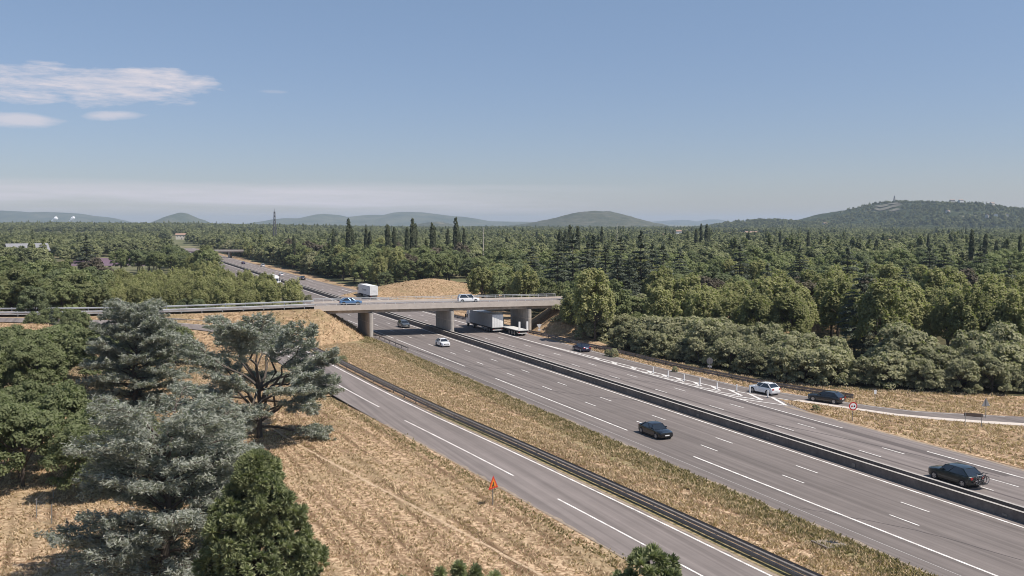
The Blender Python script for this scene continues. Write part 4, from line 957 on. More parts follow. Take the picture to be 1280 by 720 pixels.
def crown_tiers(rr, H, Rr, z0, tiers=14, per=9, dens=38, leaf=.3, droop=.12, power=.75, blob=1.0):
    """conifer in flat shelving tiers"""
    C_, N_, A_, L = [], [], [], []
    for i in range(tiers):
        f = (i + rr.rand() * .6) / tiers; z = z0 + (H - z0) * f; rad = Rr * (1 - f) ** power * rr.uniform(.8, 1.15) + .35
        a0 = rr.rand() * 6.28
        for j in range(max(4, int(per * (1 - f * .5)))):
            a = a0 + 6.28 * j / per + rr.randn() * .25; r1 = rad * rr.uniform(.65, 1.15); d = np.array([math.cos(a), math.sin(a), 0]); e = np.array([-d[1], d[0], 0])
            k = int(dens * r1 / Rr) + 8; s = rr.rand(k) ** .6; wd = .34 * r1 * (1 - .4 * s) * blob
            p = d * (s * r1)[:, None] + e * (rr.randn(k) * .5 * wd)[:, None]; p[:, 2] = z + .1 * r1 * np.sin(s * 2.5) - droop * r1 * s ** 2 + rr.randn(k) * .1
            C_.append(p); nn = rr.randn(k, 3) * .35; nn[:, 2] += 1; N_.append(nn); A_.append(d + e * rr.randn(k, 1) * .5)
            if j % 2 == 0 and r1 > 1: L.append((np.array([[0, 0, z - .2], d * r1 * .5 + [0, 0, z + .03 * r1], d * r1 * .9 + [0, 0, z - droop * r1 * .8]]), [.09, .06, .02]))
    k = 60; p = rr.randn(k, 3) * [.22, .22, .5] + [0, 0, H - .4]; C_.append(p); N_.append(rr.randn(k, 3)); A_.append(rr.randn(k, 3) + [0, 0, 1.])
    C_, N_, A_ = map(np.concatenate, (C_, N_, A_)); L.append((np.array([[0, 0, -.3], [0, 0, H * .5], [0, 0, H * .96]]), [.02 * H + .06, .012 * H + .04, .02]))
    return leaves(rr, C_, N_, leaf * rr.uniform(.6, 1.3, len(C_)), .42, A_), tubes(L, 5)
def blue_cedar(rr, H, Rr, nl=16, z0=1.5, base_el=20, dens=1.0, fill=.25, split=0, leaf=.3, taper=.5, el_rng=38):
    """broad old cedar: rising limbs, each carrying level sprays of short needle tufts"""
    C_, N_, A_, L, T_ = [], [], [], [], []
    trunk = bend_line(rr, (0, 0, -.3), (rr.randn() * .3, rr.randn() * .3, H * (.93 if not split else .42)), 8, .012)
    L.append((trunk, np.linspace(.36, .06 if not split else .2, 8)))
    for i in range(nl):
        f = (i + .5) / nl; az_ = i * 2.4 + rr.randn() * .3
        if split: zb = H * rr.uniform(.1, .42); e = R(base_el + el_rng * f + rr.randn() * 6); ln = Rr * (1.1 - .1 * f) / max(math.cos(e), .55) * rr.uniform(.85, 1.1); ln = min(ln, (H * 1.0 - zb) / max(math.sin(e), .2))
        else: zb = z0 + (H - z0) * f * .9; e = R(base_el + el_rng * f + rr.randn() * 5); ln = Rr * (1 - f ** 2 * taper) * rr.uniform(.85, 1.12) / max(math.cos(e), .6)
        b0 = np.array([np.interp(zb, trunk[:, 2], trunk[:, 0]), np.interp(zb, trunk[:, 2], trunk[:, 1]), zb])
        d = np.array([math.cos(az_) * math.cos(e), math.sin(az_) * math.cos(e), math.sin(e)]); tip = b0 + d * ln
        limb = bend_line(rr, b0, tip, 9, .03, .05); limb[:, 2] -= .05 * ln * np.linspace(0, 1, 9) ** 3; L.append((limb, np.linspace(.17 if split else .11, .025, 9)))
        hd = norm(np.array([d[0], d[1], 0])); sd = np.array([-hd[1], hd[0], 0]); ns = int(ln * 2.6)
        for j in range(ns):
            g = fill + (1 - fill) * (j + rr.rand()) / ns; q = np.array([np.interp(g, np.linspace(0, 1, 9), limb[:, k]) for k in range(3)])
            sgn = 1 if j % 2 else -1; bl = (1.0 + 1.9 * math.sin(math.pi * min(1, g * .95 + .05))) * rr.uniform(.6, 1.2) * (Rr / 7.5) ** .5
            dr = norm(hd * rr.uniform(.35, 1.0) + sd * sgn * rr.uniform(.3, 1.0) + np.array([0, 0, rr.uniform(-.02, .28)])); end = q + dr * bl; L.append((np.array([q, (q + end) / 2 + [0, 0, .05], end]), [.03, .02, .008]))
            k = int(30 * bl * dens); s = rr.rand(k) ** .75; cr_ = np.cross(dr, [0, 0, 1.]); off = rr.randn(k) * .3 * (1.15 - s) * bl * .6
            p = q + dr * (s * bl)[:, None] + cr_ * off[:, None] + np.array([0, 0, 1.]) * (rr.randn(k) * .13 + .06)[:, None]; p[:, 2] -= np.abs(off) * .2
            C_.append(p); nn = rr.randn(k, 3) * .6; nn[:, 2] += .75; N_.append(nn); A_.append(dr + cr_ * (np.sign(off) * .8)[:, None] + rr.randn(k, 3) * .45); T_.append(np.clip(rr.rand() * .4 + rr.rand(k) * .6, 0, 1))
    C_, N_, A_ = map(np.concatenate, (C_, N_, A_))
    return leaves(rr, C_, N_, leaf * rr.uniform(.55, 1.3, len(C_)), .2, A_, np.concatenate(T_)), tubes(L, 6)
def pine(rr, H, Rr, z0, ntuft=330, per=46, leaf=.24, tip=1.0, power=.8):
    """pine whose boughs end in round brushes of needles"""
    C_, N_, A_, T_ = [], [], [], []; L = [(np.array([[0, 0, -.3], [0, 0, H * .5], [0, 0, H * .97]]), [.17, .11, .03])]
    for i in range(ntuft):
        f = rr.rand() ** 1.25; z = z0 + (H - z0) * f; a = rr.rand() * 6.28; rad = Rr * (1 - f) ** power * (1.0 - .5 * rr.rand() ** 2) * (1 + .14 * math.sin(z * 2.2 + 2 * math.sin(a * 2)) + .16 * math.sin(a * 3 + z))
        c = np.array([math.cos(a) * rad, math.sin(a) * rad, z + .18 * rad]); out_ = norm(np.array([math.cos(a) * .7, math.sin(a) * .7, .9])); s = rr.uniform(.22, .4)
        d = norm(rr.randn(per, 3) + out_ * .8); C_.append(c + d * s * .6); N_.append(np.cross(d, rr.randn(per, 3))); A_.append(d); T_.append(np.full(per, rr.rand()) * .6 + rr.rand(per) * .4)
        if i % 3 == 0: L.append((np.array([[0, 0, z - .3 * rad], c * [.6, .6, 1] - [0, 0, .12], c]), [.045, .03, .012]))
    C_, N_, A_ = map(np.concatenate, (C_, N_, A_))
    return leaves(rr, C_, N_, leaf * rr.uniform(.7, 1.2, len(C_)), .26, A_, np.concatenate(T_)), tubes(L, 5)

# leaf colours lightened beyond life to lift the shade in the crowns; kinds differ
G_OAK = foliage('leaves_oak', (0.127, 0.146, 0.066), (0.245, 0.271, 0.130), .32, rnd=.6); G_DEEP = foliage('leaves_deep', (0.098, 0.118, 0.062), (0.187, 0.214, 0.114), .3, rnd=.6)
G_PALE = foliage('leaves_pale', (0.181, 0.188, 0.085), (0.352, 0.342, 0.170), .4, rnd=.7); G_SHRUB = foliage('leaves_shrub', (0.185, 0.187, 0.110), (0.382, 0.368, 0.230), .32, rnd=.5)
G_CEDAR = foliage('needles_dark', (0.076, 0.092, 0.068), (0.152, 0.172, 0.126), .15, rnd=.5); G_BLUE = foliage('needles_blue', (.18, .192, .17), (.42, .43, .385), .25, rnd=.15)
G_PINE = foliage('needles_pine', (0.124, 0.150, 0.080), (0.325, 0.345, 0.186), .25); G_POP = foliage('leaves_poplar', (0.072, 0.083, 0.050), (0.121, 0.138, 0.083), .3)
G_BUSH = foliage('leaves_bush', (.125, .145, .07), (.24, .265, .14), .38, rnd=.5); G_BROWN = foliage('leaves_brownish', (.1, .085, .065), (.15, .13, .095)); G_LIME = foliage('leaves_lime', (.1, .115, .05), (.2, .21, .1), .3); G_WOOD = foliage('leaves_wood', (0.097, 0.114, 0.060), (0.276, 0.286, 0.149), .3, rnd=.9)

def tree_pair(key, crown, trunk, gm):
    (V, F, T), (tv, tf) = crown, trunk
    return (npmesh('crown_' + key, V, F, mats=(gm,), attr=T), npmesh('trunk_' + key, tv, tf, mats=(M_BARK,), smooth=True))
PR = {}
def proto(kind, n, f): PR[kind] = [f(np.random.RandomState(hash_(kind) + i)) for i in range(n)]
def hash_(s): return sum(ord(c) * (i + 3) for i, c in enumerate(s)) % 9999
def mk_broad(key, gm, H, Rr, z0, **kw):
    def f(rr):
        cr_, cs = crown_broad(rr, H, Rr, z0, **kw); return tree_pair(key, cr_, skeleton(rr, H, z0, cs, .02 * H + .04), gm)
    return f
# unit trees at real size (about 12 m); placed copies are scaled a little
proto('broad', 5, mk_broad('broad', G_OAK, 12, 5.2, .2, nclump=110, per=64, leaf=.27, cr=.19))
proto('deep', 4, mk_broad('deep', G_DEEP, 13, 5.0, .2, nclump=100, per=64, leaf=.28, cr=.2))
proto('pale', 5, mk_broad('pale', G_PALE, 12, 4.4, .2, nclump=150, per=52, leaf=.24, cr=.15, vert=2.3))
proto('shrub', 5, mk_broad('shrub', G_SHRUB, 5.4, 3.1, -2.2, nclump=120, per=52, leaf=.17, cr=.19))
proto('brown', 2, mk_broad('brown', G_BROWN, 9, 3.6, .8, nclump=60, per=60, leaf=.26, cr=.2, vert=1.6))
proto('lime', 2, mk_broad('lime', G_LIME, 12, 4.8, 1.2, nclump=60, per=75, leaf=.32, cr=.24))
proto('poplar', 3, mk_broad('poplar', G_POP, 24, 1.55, 1.5, nclump=90, per=34, leaf=.36, cr=.5, vert=2.2, spread=.35))
proto('plant', 4, mk_broad('plant', G_PALE, 10, 2.9, .8, nclump=90, per=44, leaf=.2, cr=.2, vert=3.0))
proto('bushy', 5, mk_broad('bushy', G_BUSH, 10, 5.4, -1.0, nclump=190, per=80, leaf=.2, cr=.16))
def mk_tier(rr): c, t = crown_tiers(rr, 18, 5.4, 1.5, tiers=20, per=10, dens=52, leaf=.36); return tree_pair('cedar', c, t, G_CEDAR)
proto('cedar', 4, mk_tier)

ONES = 'first second third fourth fifth sixth seventh eighth ninth tenth eleventh twelfth thirteenth fourteenth fifteenth sixteenth seventeenth eighteenth nineteenth'.split()
TENS = 'twenty thirty forty fifty sixty seventy eighty ninety'.split()
def ordn(n):
    if n > 99: return ('two' if n >= 200 else 'one') + ' hundred and ' + ordn(n % 100) if n % 100 else ('two hundredth' if n >= 200 else 'hundredth')
    if n < 20: return ONES[n - 1]
    a, b = divmod(n, 10); return (TENS[a - 2] + '-' + ONES[b - 1]) if b else TENS[a - 2][:-1] + 'ieth'
TREES = []     # (x, y, kind, variant, scale, name, what, where, group)
rt = random.Random(77)
def put(x, y, kind, h, name, what, where, group, sxy=None):
    H0 = {'broad': 12, 'deep': 13, 'pale': 12, 'shrub': 5.4, 'brown': 9, 'lime': 12, 'poplar': 24, 'plant': 10, 'cedar': 18, 'bushy': 10}[kind]
    s = h / H0; TREES.append((x, y, kind, rt.randrange(len(PR[kind])), s, (sxy or 1) * s, name, what, where, group))
SEEN = []      # occupied discs
def free(x, y, r):
    for a, b, q in SEEN:
        if (a - x) ** 2 + (b - y) ** 2 < (q + r) ** 2: return False
    return True
def ok_road(x, y, m=0.0, right=92.0):
    s, t = to_st(x, y)
    if s < 1300 and 46 - m < t < right + m: return False
    for p in OV[::2]:
        if (p[0] - x) ** 2 + (p[1] - y) ** 2 < (8.5 + m) ** 2: return False
    for p in RAMP[::2]:
        if (p[0] - x) ** 2 + (p[1] - y) ** 2 < (10 + m) ** 2: return False
    return True
# front row of shrubs beside the entry slip road, three ranks
F_ = smooth_path([(17.5, 176), (21.5, 167), (30, 152), (36.5, 141), (43, 134.5), (52, 130.3), (63, 127), (78, 126), (96, 125)], 5)
RK = ['front rank', 'second rank', 'third rank']
for r_i, (off, h0) in enumerate(((2.9, 4.6), (6.6, 6.0), (10.8, 7.2))):
    for p in resample(offset_path(F_, off), 3.9 + .5 * r_i):
        x, y = p[0] + rt.uniform(-.7, .7), p[1] + rt.uniform(-.7, .7)
        if y > 180: continue
        put(x, y, 'shrub', h0 * rt.uniform(.66, 1.3), 'shrub', 'rounded grey-green shrub', 'of the shrub belt, ' + RK[r_i], 'shrubs along the entry slip road', rt.uniform(.8, 1.2)); SEEN.append((x, y, 1.6))
def inside_right(x, y):
    # behind the shrub belt / right of the motorway
    fx = [p[0] for p in F_]; 
    if y < 200:
        yy = np.interp(x, fx, [p[1] for p in F_]) if x < 96 else 125
        return x > 14 and y > yy + 12.5
    return True
def scatter(n, urange, yr, kinds, hr, sp, name, what, where, group, cond=None, m=0.0, sxy=None, seed=0, right=92.0):
    q = random.Random(seed); c = 0; tries = 0
    while c < n and tries < n * 60:
        tries += 1; Y = math.sqrt(q.uniform(yr[0] ** 2, yr[1] ** 2)); x = px(q.uniform(*urange), Y)
        if not ok_road(x, Y, m, right) or not free(x, Y, sp) or (cond and not cond(x, Y)): continue
        SEEN.append((x, Y, sp)); k = q.choice(kinds); put(x, Y, k, q.uniform(*hr), name, what if isinstance(what, str) else what[k], where, group, sxy); c += 1
# cedars and other picked-out trees of the right wood: (u, Y, kind, height)
for u, Y, h in ((697, 232, 18), (716, 240, 20), (735, 228, 19), (757, 236, 18), (776, 245, 20), (801, 233, 21), (815, 252, 18), (829, 238, 18), (772, 214, 16), (787, 216, 15.5), (705, 262, 20), (850, 262, 16), (742, 262, 20), (1082, 163, 16.5), (1000, 262, 17), (1180, 240, 17.5), (1162, 262, 17), (1226, 268, 17), (1132, 205, 14), (1262, 214, 15), (1060, 250, 17), (925, 275, 17), (665, 275, 17), (960, 215, 14)):
    x = px(u, Y); put(x, Y, 'cedar', h, 'cedar', 'dark layered cedar', 'rising above the wood right of the bridge', 'cedars of the right wood'); SEEN.append((x, Y, 3.2))
for u, Y, h, k, wht in ((744, 186, 13.5, 'pale', 'round yellow-green tree behind the right bridge end'), (722, 196, 9, 'pale', 'feathery tree touching the right bridge end'), (765, 196, 11, 'broad', 'green tree right of the round one at the bridge end'), (728, 206, 12, 'broad', 'green tree against the right bridge end'), (655, 230, 12, 'pale', 'pale tree just beyond the bridge pier'), (690, 222, 10.5, 'lime', 'bright green tree behind the bridge railing')):
    x = px(u, Y); put(x, Y, k, h, 'tree', wht, None, 'trees near the bridge end'); SEEN.append((x, Y, 3.5))
W2_ = {'pale': 'light olive feathery tree', 'broad': 'mid green broadleaf tree', 'deep': 'dark green broadleaf tree', 'brown': 'brownish thin tree', 'lime': 'bright green tree'}
scatter(44, (822, 1330), (150, 200), ['pale'], (9.5, 13.5), 2.6, 'tree', 'light olive feathery tree', 'behind the shrub belt', 'feathery trees behind the shrubs', inside_right, seed=1, sxy=1.0)
scatter(34, (822, 1330), (195, 240), ['pale', 'pale', 'broad', 'brown'], (9, 12.5), 2.9, 'tree', W2_, 'midway back in the right wood', 'trees midway back in the right wood', inside_right, seed=2)
scatter(60, (690, 1330), (238, 300), ['broad', 'deep', 'pale', 'broad'], (9, 13.5), 3.1, 'tree', W2_, 'deep in the right wood', 'trees deep in the right wood', inside_right, seed=3)
scatter(90, (560, 1330), (300, 400), ['broad', 'deep', 'broad'], (9, 14), 3.3, 'tree', W2_, 'at the back of the right wood', 'trees at the back of the right wood', lambda x, y: not (((x + 24) / 38) ** 2 + ((y - 316) / 26) ** 2 < 1), seed=4)
# along the far side of the motorway beyond the mound
scatter(90, (330, 620), (330, 560), ['broad', 'deep', 'broad', 'brown', 'pale'], (10, 14.5), 3.0, 'tree', W2_, 'along the motorway beyond the mound', 'trees along the motorway beyond the mound', lambda x, y: to_st(x, y)[1] < 150 and not (((x + 24) / 38) ** 2 + ((y - 316) / 26) ** 2 < 1), seed=5, right=93)
scatter(60, (600, 830), (240, 400), ['broad', 'pale', 'deep'], (9, 13), 3.0, 'tree', W2_, 'between the mound and the cedars', 'trees between the mound and the cedars', lambda x, y: not (((x + 24) / 38) ** 2 + ((y - 316) / 26) ** 2 < 1) , seed=6)
for u, Y, h in ((436, 430, 25), (441, 445, 22), (458, 440, 22), (463, 440, 20), (485, 430, 24.5), (493, 436, 22), (509, 425, 22), (516, 430, 26.5), (519, 440, 25), (540, 425, 23), (543, 432, 22.5), (560, 440, 21), (570, 420, 25.5), (572, 428, 22), (417, 460, 20), (368, 480, 18), (580, 450, 20), (700, 420, 22), (708, 430, 21), (712, 440, 23), (722, 425, 22.5), (752, 560, 21), (870, 600, 22), (876, 590, 23), (883, 600, 24), (886, 610, 20), (1214, 380, 20), (1231, 400, 20), (1245, 390, 17), (1010, 520, 19), (1095, 430, 17), (975, 640, 19), (1160, 520, 17), (1275, 350, 18)):
    x = px(u, Y); put(x, Y, 'poplar', h + 2.4, 'poplar', 'slim tall poplar', 'standing above the woods', 'poplars above the woods', .72); SEEN.append((x, Y, 1.5))
# left: the young plantation, the green wood, the shrubs by the approach road
scatter(120, (128, 385), (222, 300), ['plant'], (6.6, 9.6), 1.75, 'young_tree', 'yellow-green young tree', 'of the dense roadside plantation', 'young trees of the plantation', lambda x, y: to_st(x, y)[1] < 43, seed=11, sxy=1.05)
scatter(40, (180, 370), (206, 224), ['shrub', 'deep'], (4.2, 6.5), 2.1, 'bush', {'shrub': 'grey-green bush', 'deep': 'dark green bush'}, 'between the approach road and the plantation', 'bushes behind the approach road', lambda x, y: to_st(x, y)[1] < 43 and y > 204, seed=12, sxy=1.2)
scatter(70, (-60, 128), (206, 300), ['broad', 'deep', 'lime', 'broad'], (9, 13), 3.0, 'tree', W2_, 'in the green wood above the approach road', 'trees of the green wood behind the approach road', lambda x, y: not (80 < 640 + F_PX * x / y < 140 and y > 265), seed=13)
for u, Y, h, k, nm, wht in ((117, 292, 12, 'brown', 'tree', 'bare greyish tree at the right edge of the green wood'), (126, 286, 10.5, 'brown', 'tree', 'thin greyish tree beside the plantation corner'), (108, 330, 19, 'cedar', 'cedar', 'dark cedar rising behind the green wood'), (255, 420, 14, 'lime', 'tree', 'bright yellow-green tree beside the distant overbridge'), (263, 400, 12, 'broad', 'tree', 'green tree left of the distant overbridge')):
    x = px(u, Y); put(x, Y, k, h, nm, wht, None, None); SEEN.append((x, Y, 3))
scatter(60, (-40, 330), (430, 560), ['broad', 'deep'], (8, 12), 3.6, 'tree', W2_, 'beyond the plantation and lavender', 'trees beyond the plantation', lambda x, y: to_st(x, y)[1] < 40 and not (-300 < x < -185 and y > 400) and not (640 + F_PX * x / y < 74), seed=15)
# rows hugging the motorway beyond the bridge
q_ = random.Random(9)
for k in range(66):
    s = 318 + 7.2 * k + q_.uniform(-2, 2); x, y = mw(s, 88.5 + q_.uniform(0, 4.5)); put(x, y, q_.choice(('broad', 'deep', 'shrub', 'pale')), q_.uniform(6.5, 11), 'tree', 'tree', 'of the row at the far shoulder beyond the mound', 'row of trees at the far shoulder', 1.0)
for k in range(44):
    s = 330 + 7.2 * k + q_.uniform(-2, 2); x, y = mw(s, 39 - q_.uniform(0, 4.5)); put(x, y, q_.choice(('broad', 'plant', 'plant')), q_.uniform(6, 9), 'tree', 'small tree', 'of the row between plantation and motorway', 'row of trees at the near shoulder', 1.0)
# lower left trees
LL = [(-60, 131, 11, 'dense green tree just behind the left blue cedar, lowest of the left clump'), (-66.5, 138, 11.5, 'dark green tree at the left picture edge below the approach road'), (-56.5, 143, 10.5, 'green tree between the approach road and the left blue cedar'), (-67, 127, 11, 'broad green tree in the middle of the left clump'), (-76, 158, 10.5, 'tree highest in the left clump under the approach road'), (-64, 153, 10, 'green tree touching the approach road guard rail'), (-74, 136, 11.5, 'broad green tree cut by the left picture edge'), (-73, 146, 11, 'green tree at the left picture edge behind the broad cut one'), (-56, 155, 8.5, 'small green tree behind the top of the left blue cedar'), (-82, 168, 10, 'distant green tree where the approach road leaves the picture'), (-69, 118.5, 8.5, 'low bushy green tree at the left edge above the dry clearing'), (-62, 121.5, 8.5, 'low bushy green tree bordering the dry clearing'),
      (-43.5, 82, 8.2, 'bright green broad tree nearest the wire fence'), (-38, 84, 7.4, 'yellow-green broad tree leaning over the wire fence'), (-49, 86, 8.2, 'broad green tree at the left picture edge below the dry clearing'), (-44, 90, 8.4, 'green tree behind the bright one at the wire fence'), (-50, 95, 7.8, 'green tree nearest the dry clearing at the left edge'), (-36.5, 91.5, 5.0, 'low yellow-green bushy tree at the foot of the dry clearing'), (-35.5, 78.5, 6.6, 'small green tree between the wire fence and the nearest blue cedar'), (-40, 98, 3.6, 'low green bushy tree in the dry clearing')]
for x, y, h, wht in ((-88, 176, 7.6, 'broad tree hiding part of the approach road at the left edge'), (-80, 171, 8.0, 'tree whose top crosses the approach road guard rail'), (-97, 190, 11, 'dark tree between the approach road and the left picture edge')): put(x, y, 'bushy' if y < 185 else 'deep', h, 'tree', wht, None, None, .8)
put(px(62, 150), 150, 'cedar', 9.8, 'cedar', 'small pointed cedar whose top crosses the approach road', None, None, .6)
for x, y, h, wht in LL:
    if y > 110: h = min(h, (CAM_H - y * 122 / F_PX) * .95)
    put(x, y, 'bushy', h, 'tree', wht, None, None, max(.85, h / 10 * 1.05) if h > 7 else h / 8)
q_ = random.Random(41)
for n_ in range(30):
    u = 724 + n_ * 4.0; Y = q_.uniform(186, 208) if u > 730 else q_.uniform(196, 206); x = px(u, Y)
    put(x, Y, q_.choice(('shrub', 'shrub', 'pale', 'broad')), q_.uniform(4, 6.5) + (2 if Y > 198 else 0), 'bush', 'bush', 'on the bank under the right bridge end', 'bushes on the right bridge bank', 1.15)
rs = random.Random(21)
for u, v, h in ((402, 400, 2.6), (396, 396, 3.0), (412, 400, 2.0), (375, 374, 3.2), (384, 374, 2.2), (425, 452, 1.6), (405, 458, 2.2), (1025, 512, .8), (768, 444, 1.5), (845, 463, .9), (760, 443, 1.2)):
    Y = CAM_H * F_PX / (v - V0 + 3); z = 0
    put(px(u, Y), Y, 'shrub', h, 'bush', {402: 'olive bush at the left bridge end', 396: 'dark bush beside the left bridge abutment', 412: 'low bush below the left bridge end', 375: 'rounded bush behind the approach road', 384: 'low bush behind the left bridge railing', 425: 'small bush on the slip road guard rail', 405: 'spiky bush growing through the slip road guard rail', 1025: 'tiny dark bush on the grass nose', 768: 'reddish bush at the brown guard rail', 845: 'tiny bush under the brown guard rail', 760: 'small bush behind the brown guard rail'}[u], None, None, 1.0)
# place them; ordinals counted from the left within each kind and place
keyd = {}
for i, T in enumerate(TREES):
    if T[8]: keyd.setdefault((T[7], T[8]), []).append(i)
lab = {}
for (wht, wh), ids in keyd.items():
    ids.sort(key=lambda i: TREES[i][0] / TREES[i][1])
    for n_, i in enumerate(ids): lab[i] = '%s %s, %s from the left' % (wht, wh, ordn(n_ + 1))
def zt(x, y): return float(terrain(np.array(float(x)), np.array(float(y))))
for i, (x, y, kind, var, s, sx, name, wht, wh, grp) in enumerate(TREES):
    cat_ = 'shrub' if name == 'shrub' else 'bush' if name == 'bush' else 'tree'
    if name == 'tree': name = {'pale': 'feathery_tree', 'brown': 'thin_tree', 'deep': 'dense_tree'}.get(kind, 'broadleaf_tree')
    cm_, tm_ = PR[kind][var]; e = empty(name, (x, y, zt(x, y) - .05), rt.uniform(0, 6.28), lab.get(i, wht), cat_, grp)
    sx *= rt.uniform(.9, 1.1); e.scale = (sx, sx * rt.uniform(.92, 1.08), s)
    link('crown', cm_, e); link('trunk', tm_, e)
# the large conifers of the lower left
def big(name, label, x, y, res, gm, rz=0):
    (V, F, T), (tv, tf) = res; e = empty(name, (x, y, 0), rz, label, 'tree')
    link('crown', npmesh('crown_' + name, V, F, mats=(gm,), attr=T), e); link('trunk', npmesh('trunk_' + name, tv, tf, mats=(M_BARK,), smooth=True), e)
RS = np.random.RandomState
big('blue_cedar', 'dense blue-grey cedar standing furthest left over the dark shaded clearing', -47.5, 117, blue_cedar(RS(1), 13.0, 6.2, nl=56, z0=.6, base_el=-3, dens=1.9, leaf=.25, fill=.2, taper=.75, el_rng=56), G_BLUE)
big('blue_cedar', 'open blue-grey cedar with dark limbs fanning out against the dry slope', -27.6, 101, blue_cedar(RS(5), 13.4, 7.6, nl=30, base_el=-12, dens=1.9, leaf=.25, fill=.46, split=1, el_rng=78), G_BLUE)
big('blue_cedar', 'nearest spreading blue-grey cedar at the bottom of the picture', -22.6, 60, blue_cedar(RS(9), 10.3, 6.2, nl=56, z0=.6, base_el=2, dens=2.0, fill=.2, leaf=.18, taper=.42, el_rng=40), G_BLUE)
big('blue_cedar', 'blue-grey cedar between the open cedar and the nearest one', -27.0, 80, blue_cedar(RS(12), 4.6, 3.8, nl=40, z0=.4, base_el=2, dens=1.8, fill=.2, leaf=.25, taper=.5, el_rng=40), G_BLUE)
big('pine', 'dark green bushy pine right of the nearest blue cedar', -12.4, 45, pine(RS(3), 12.1, 4.1, .6, ntuft=1700, per=60, leaf=.17, power=.62), G_PINE)
big('pine', 'small round-topped pine against the slip road at the bottom edge', 5.9, 39.5, pine(RS(4), 9.15, 2.3, 3.8, ntuft=210, per=70, leaf=.2, power=.42), G_PINE)
for n_, (u, h, lb) in enumerate(((500, 5.5, 'pine tip at the bottom edge nearest the dark bushy pine'), (524, 5.3, 'second pine tip along the bottom edge from the dark bushy pine'), (548, 5.9, 'middle pine tip along the bottom edge'), (572, 6.15, 'tallest pine tip poking up at the bottom edge'), (593, 6.0, 'pine tip just right of the tallest one at the bottom edge'), (618, 5.7, 'last pine tip at the bottom edge before the slip road'))):
    big('young_pine', lb, px(u, 46), 46, pine(RS(20 + n_), h, 1.5, .4, ntuft=110, per=44, leaf=.24, power=1.0), G_PINE)

# ------------------------------------------------------------------ far woods: too many to count, one object
wk = bpy.data.collections.new('wood_kinds')
fr_ = []
for i in range(6):
    rr = RS(300 + i)
    if i == 4: (V, F, T), _t = crown_tiers(rr, 14, 4.4, 1, tiers=12, per=8, dens=26, leaf=.7)
    elif i == 5: (V, F, T), _c = crown_broad(rr, 17, 1.7, .5, nclump=26, per=20, leaf=.7, cr=.5, vert=2, spread=.35)
    else: (V, F, T), _c = crown_broad(rr, 11, 5.4, -.5, nclump=60, per=34, leaf=.5, cr=.22)
    o = bpy.data.objects.new('wood_tree', npmesh('wood_tree', V, F, mats=(G_WOOD,), attr=T)); wk.objects.link(o)
rr = RS(42); P = []
def fan(n, y0, y1, u0=-250, u1=1620):
    Y = np.sqrt(rr.uniform(y0 ** 2, y1 ** 2, n)); return px(rr.uniform(u0, u1, n), Y), Y
CLEAR = []   # (u0, u1, y0, y1) clearings: fields, houses
CLEAR += [(120, 200, 300, 660), (-30, 74, 470, 640), (1060, 1160, 760, 1010), (210, 236, 900, 1500), (800, 870, 1150, 1700), (40, 200, 1300, 1700), (1225, 1275, 820, 1050), (995, 1055, 800, 900), (900, 960, 1400, 1900)]
for n_, y0, y1 in ((2000, 400, 520), (6900, 520, 900), (12000, 900, 1500), (18500, 1500, 2600), (12000, 2600, 4200)):
    x, Y = fan(n_, y0, y1); s_ = -x * math.sin(TH) + Y * math.cos(TH); t_ = x * math.cos(TH) + Y * math.sin(TH)
    keep = ~((t_ > 44) & (t_ < 90)) | (s_ > 1250)
    u = 640 + F_PX * x / Y
    for a, b, c, d in CLEAR: keep &= ~((u > a) & (u < b) & (Y > c) & (Y < d))
    gap = np.sin(x * .011 + 1) * np.sin(Y * .0075 + .5) + .5 * np.sin(x * .03 + Y * .013)
    keep &= ~((gap > .95) & (Y > 600))
    keep &= ~((u < 335) & (Y < 560) & (Y > 395) & (u > 60)) & ~((Y < 430) & (u < 130) & (Y > 395))
    x, Y = x[keep], Y[keep]; P.append(np.stack([x, Y, terrain(x, Y) - .3], -1))
P = np.concatenate(P); 
x, Y = rr.uniform(150, 420, 1500), rr.uniform(130, 400, 1500); k_ = (px(1345, Y) < x); P = np.concatenate([P, np.stack([x, Y, terrain(x, Y) - .3], -1)[k_ & (Y > 140 + 0 * x) & ~((Y > 196) & (Y < 226))]])
# the wood also climbs the right hand hill
hx, hy, hz_ = HILLS['hill']
q_ = 9000; X_ = rr.uniform(hx[0], hx[-1], q_); Y_ = rr.uniform(hy[0], 3350, q_)
ix = np.clip(((X_ - hx[0]) / (hx[-1] - hx[0]) * (len(hx) - 1)).astype(int), 0, len(hx) - 1); iy = np.clip(np.searchsorted(hy, Y_), 0, len(hy) - 1); Z_ = hz_[iy, ix]
kp = (Z_ > 3) & ~((np.abs(640 + F_PX * X_ / Y_ - 1108) < 17) & (Z_ > 58) & (Z_ < 92) & (Y_ < 3290)) & ((np.sin(X_ * .013) * np.sin(Y_ * .017 + 2) + rr.rand(q_) * .8) < .95); P = np.concatenate([P, np.stack([X_, Y_, Z_ - 2], -1)[kp]])
me = bpy.data.meshes.new('far_woods'); me.vertices.add(len(P)); me.vertices.foreach_set('co', P.astype(np.float32).ravel())
nP = len(P); kind = rr.choice(6, nP, p=[.24, .24, .24, .23, .03, .02]).astype(np.int32)
a = me.attributes.new('pick', 'INT', 'POINT'); a.data.foreach_set('value', kind)
a = me.attributes.new('turn', 'FLOAT', 'POINT'); a.data.foreach_set('value', rr.uniform(0, 6.28, nP).astype(np.float32))
a = me.attributes.new('size', 'FLOAT', 'POINT'); a.data.foreach_set('value', (rr.uniform(.65, 1.2, nP) * np.where(P[:, 1] > 1500, 1.1, 1) * np.where(P[:, 1] > 2700, .8, 1)).astype(np.float32))
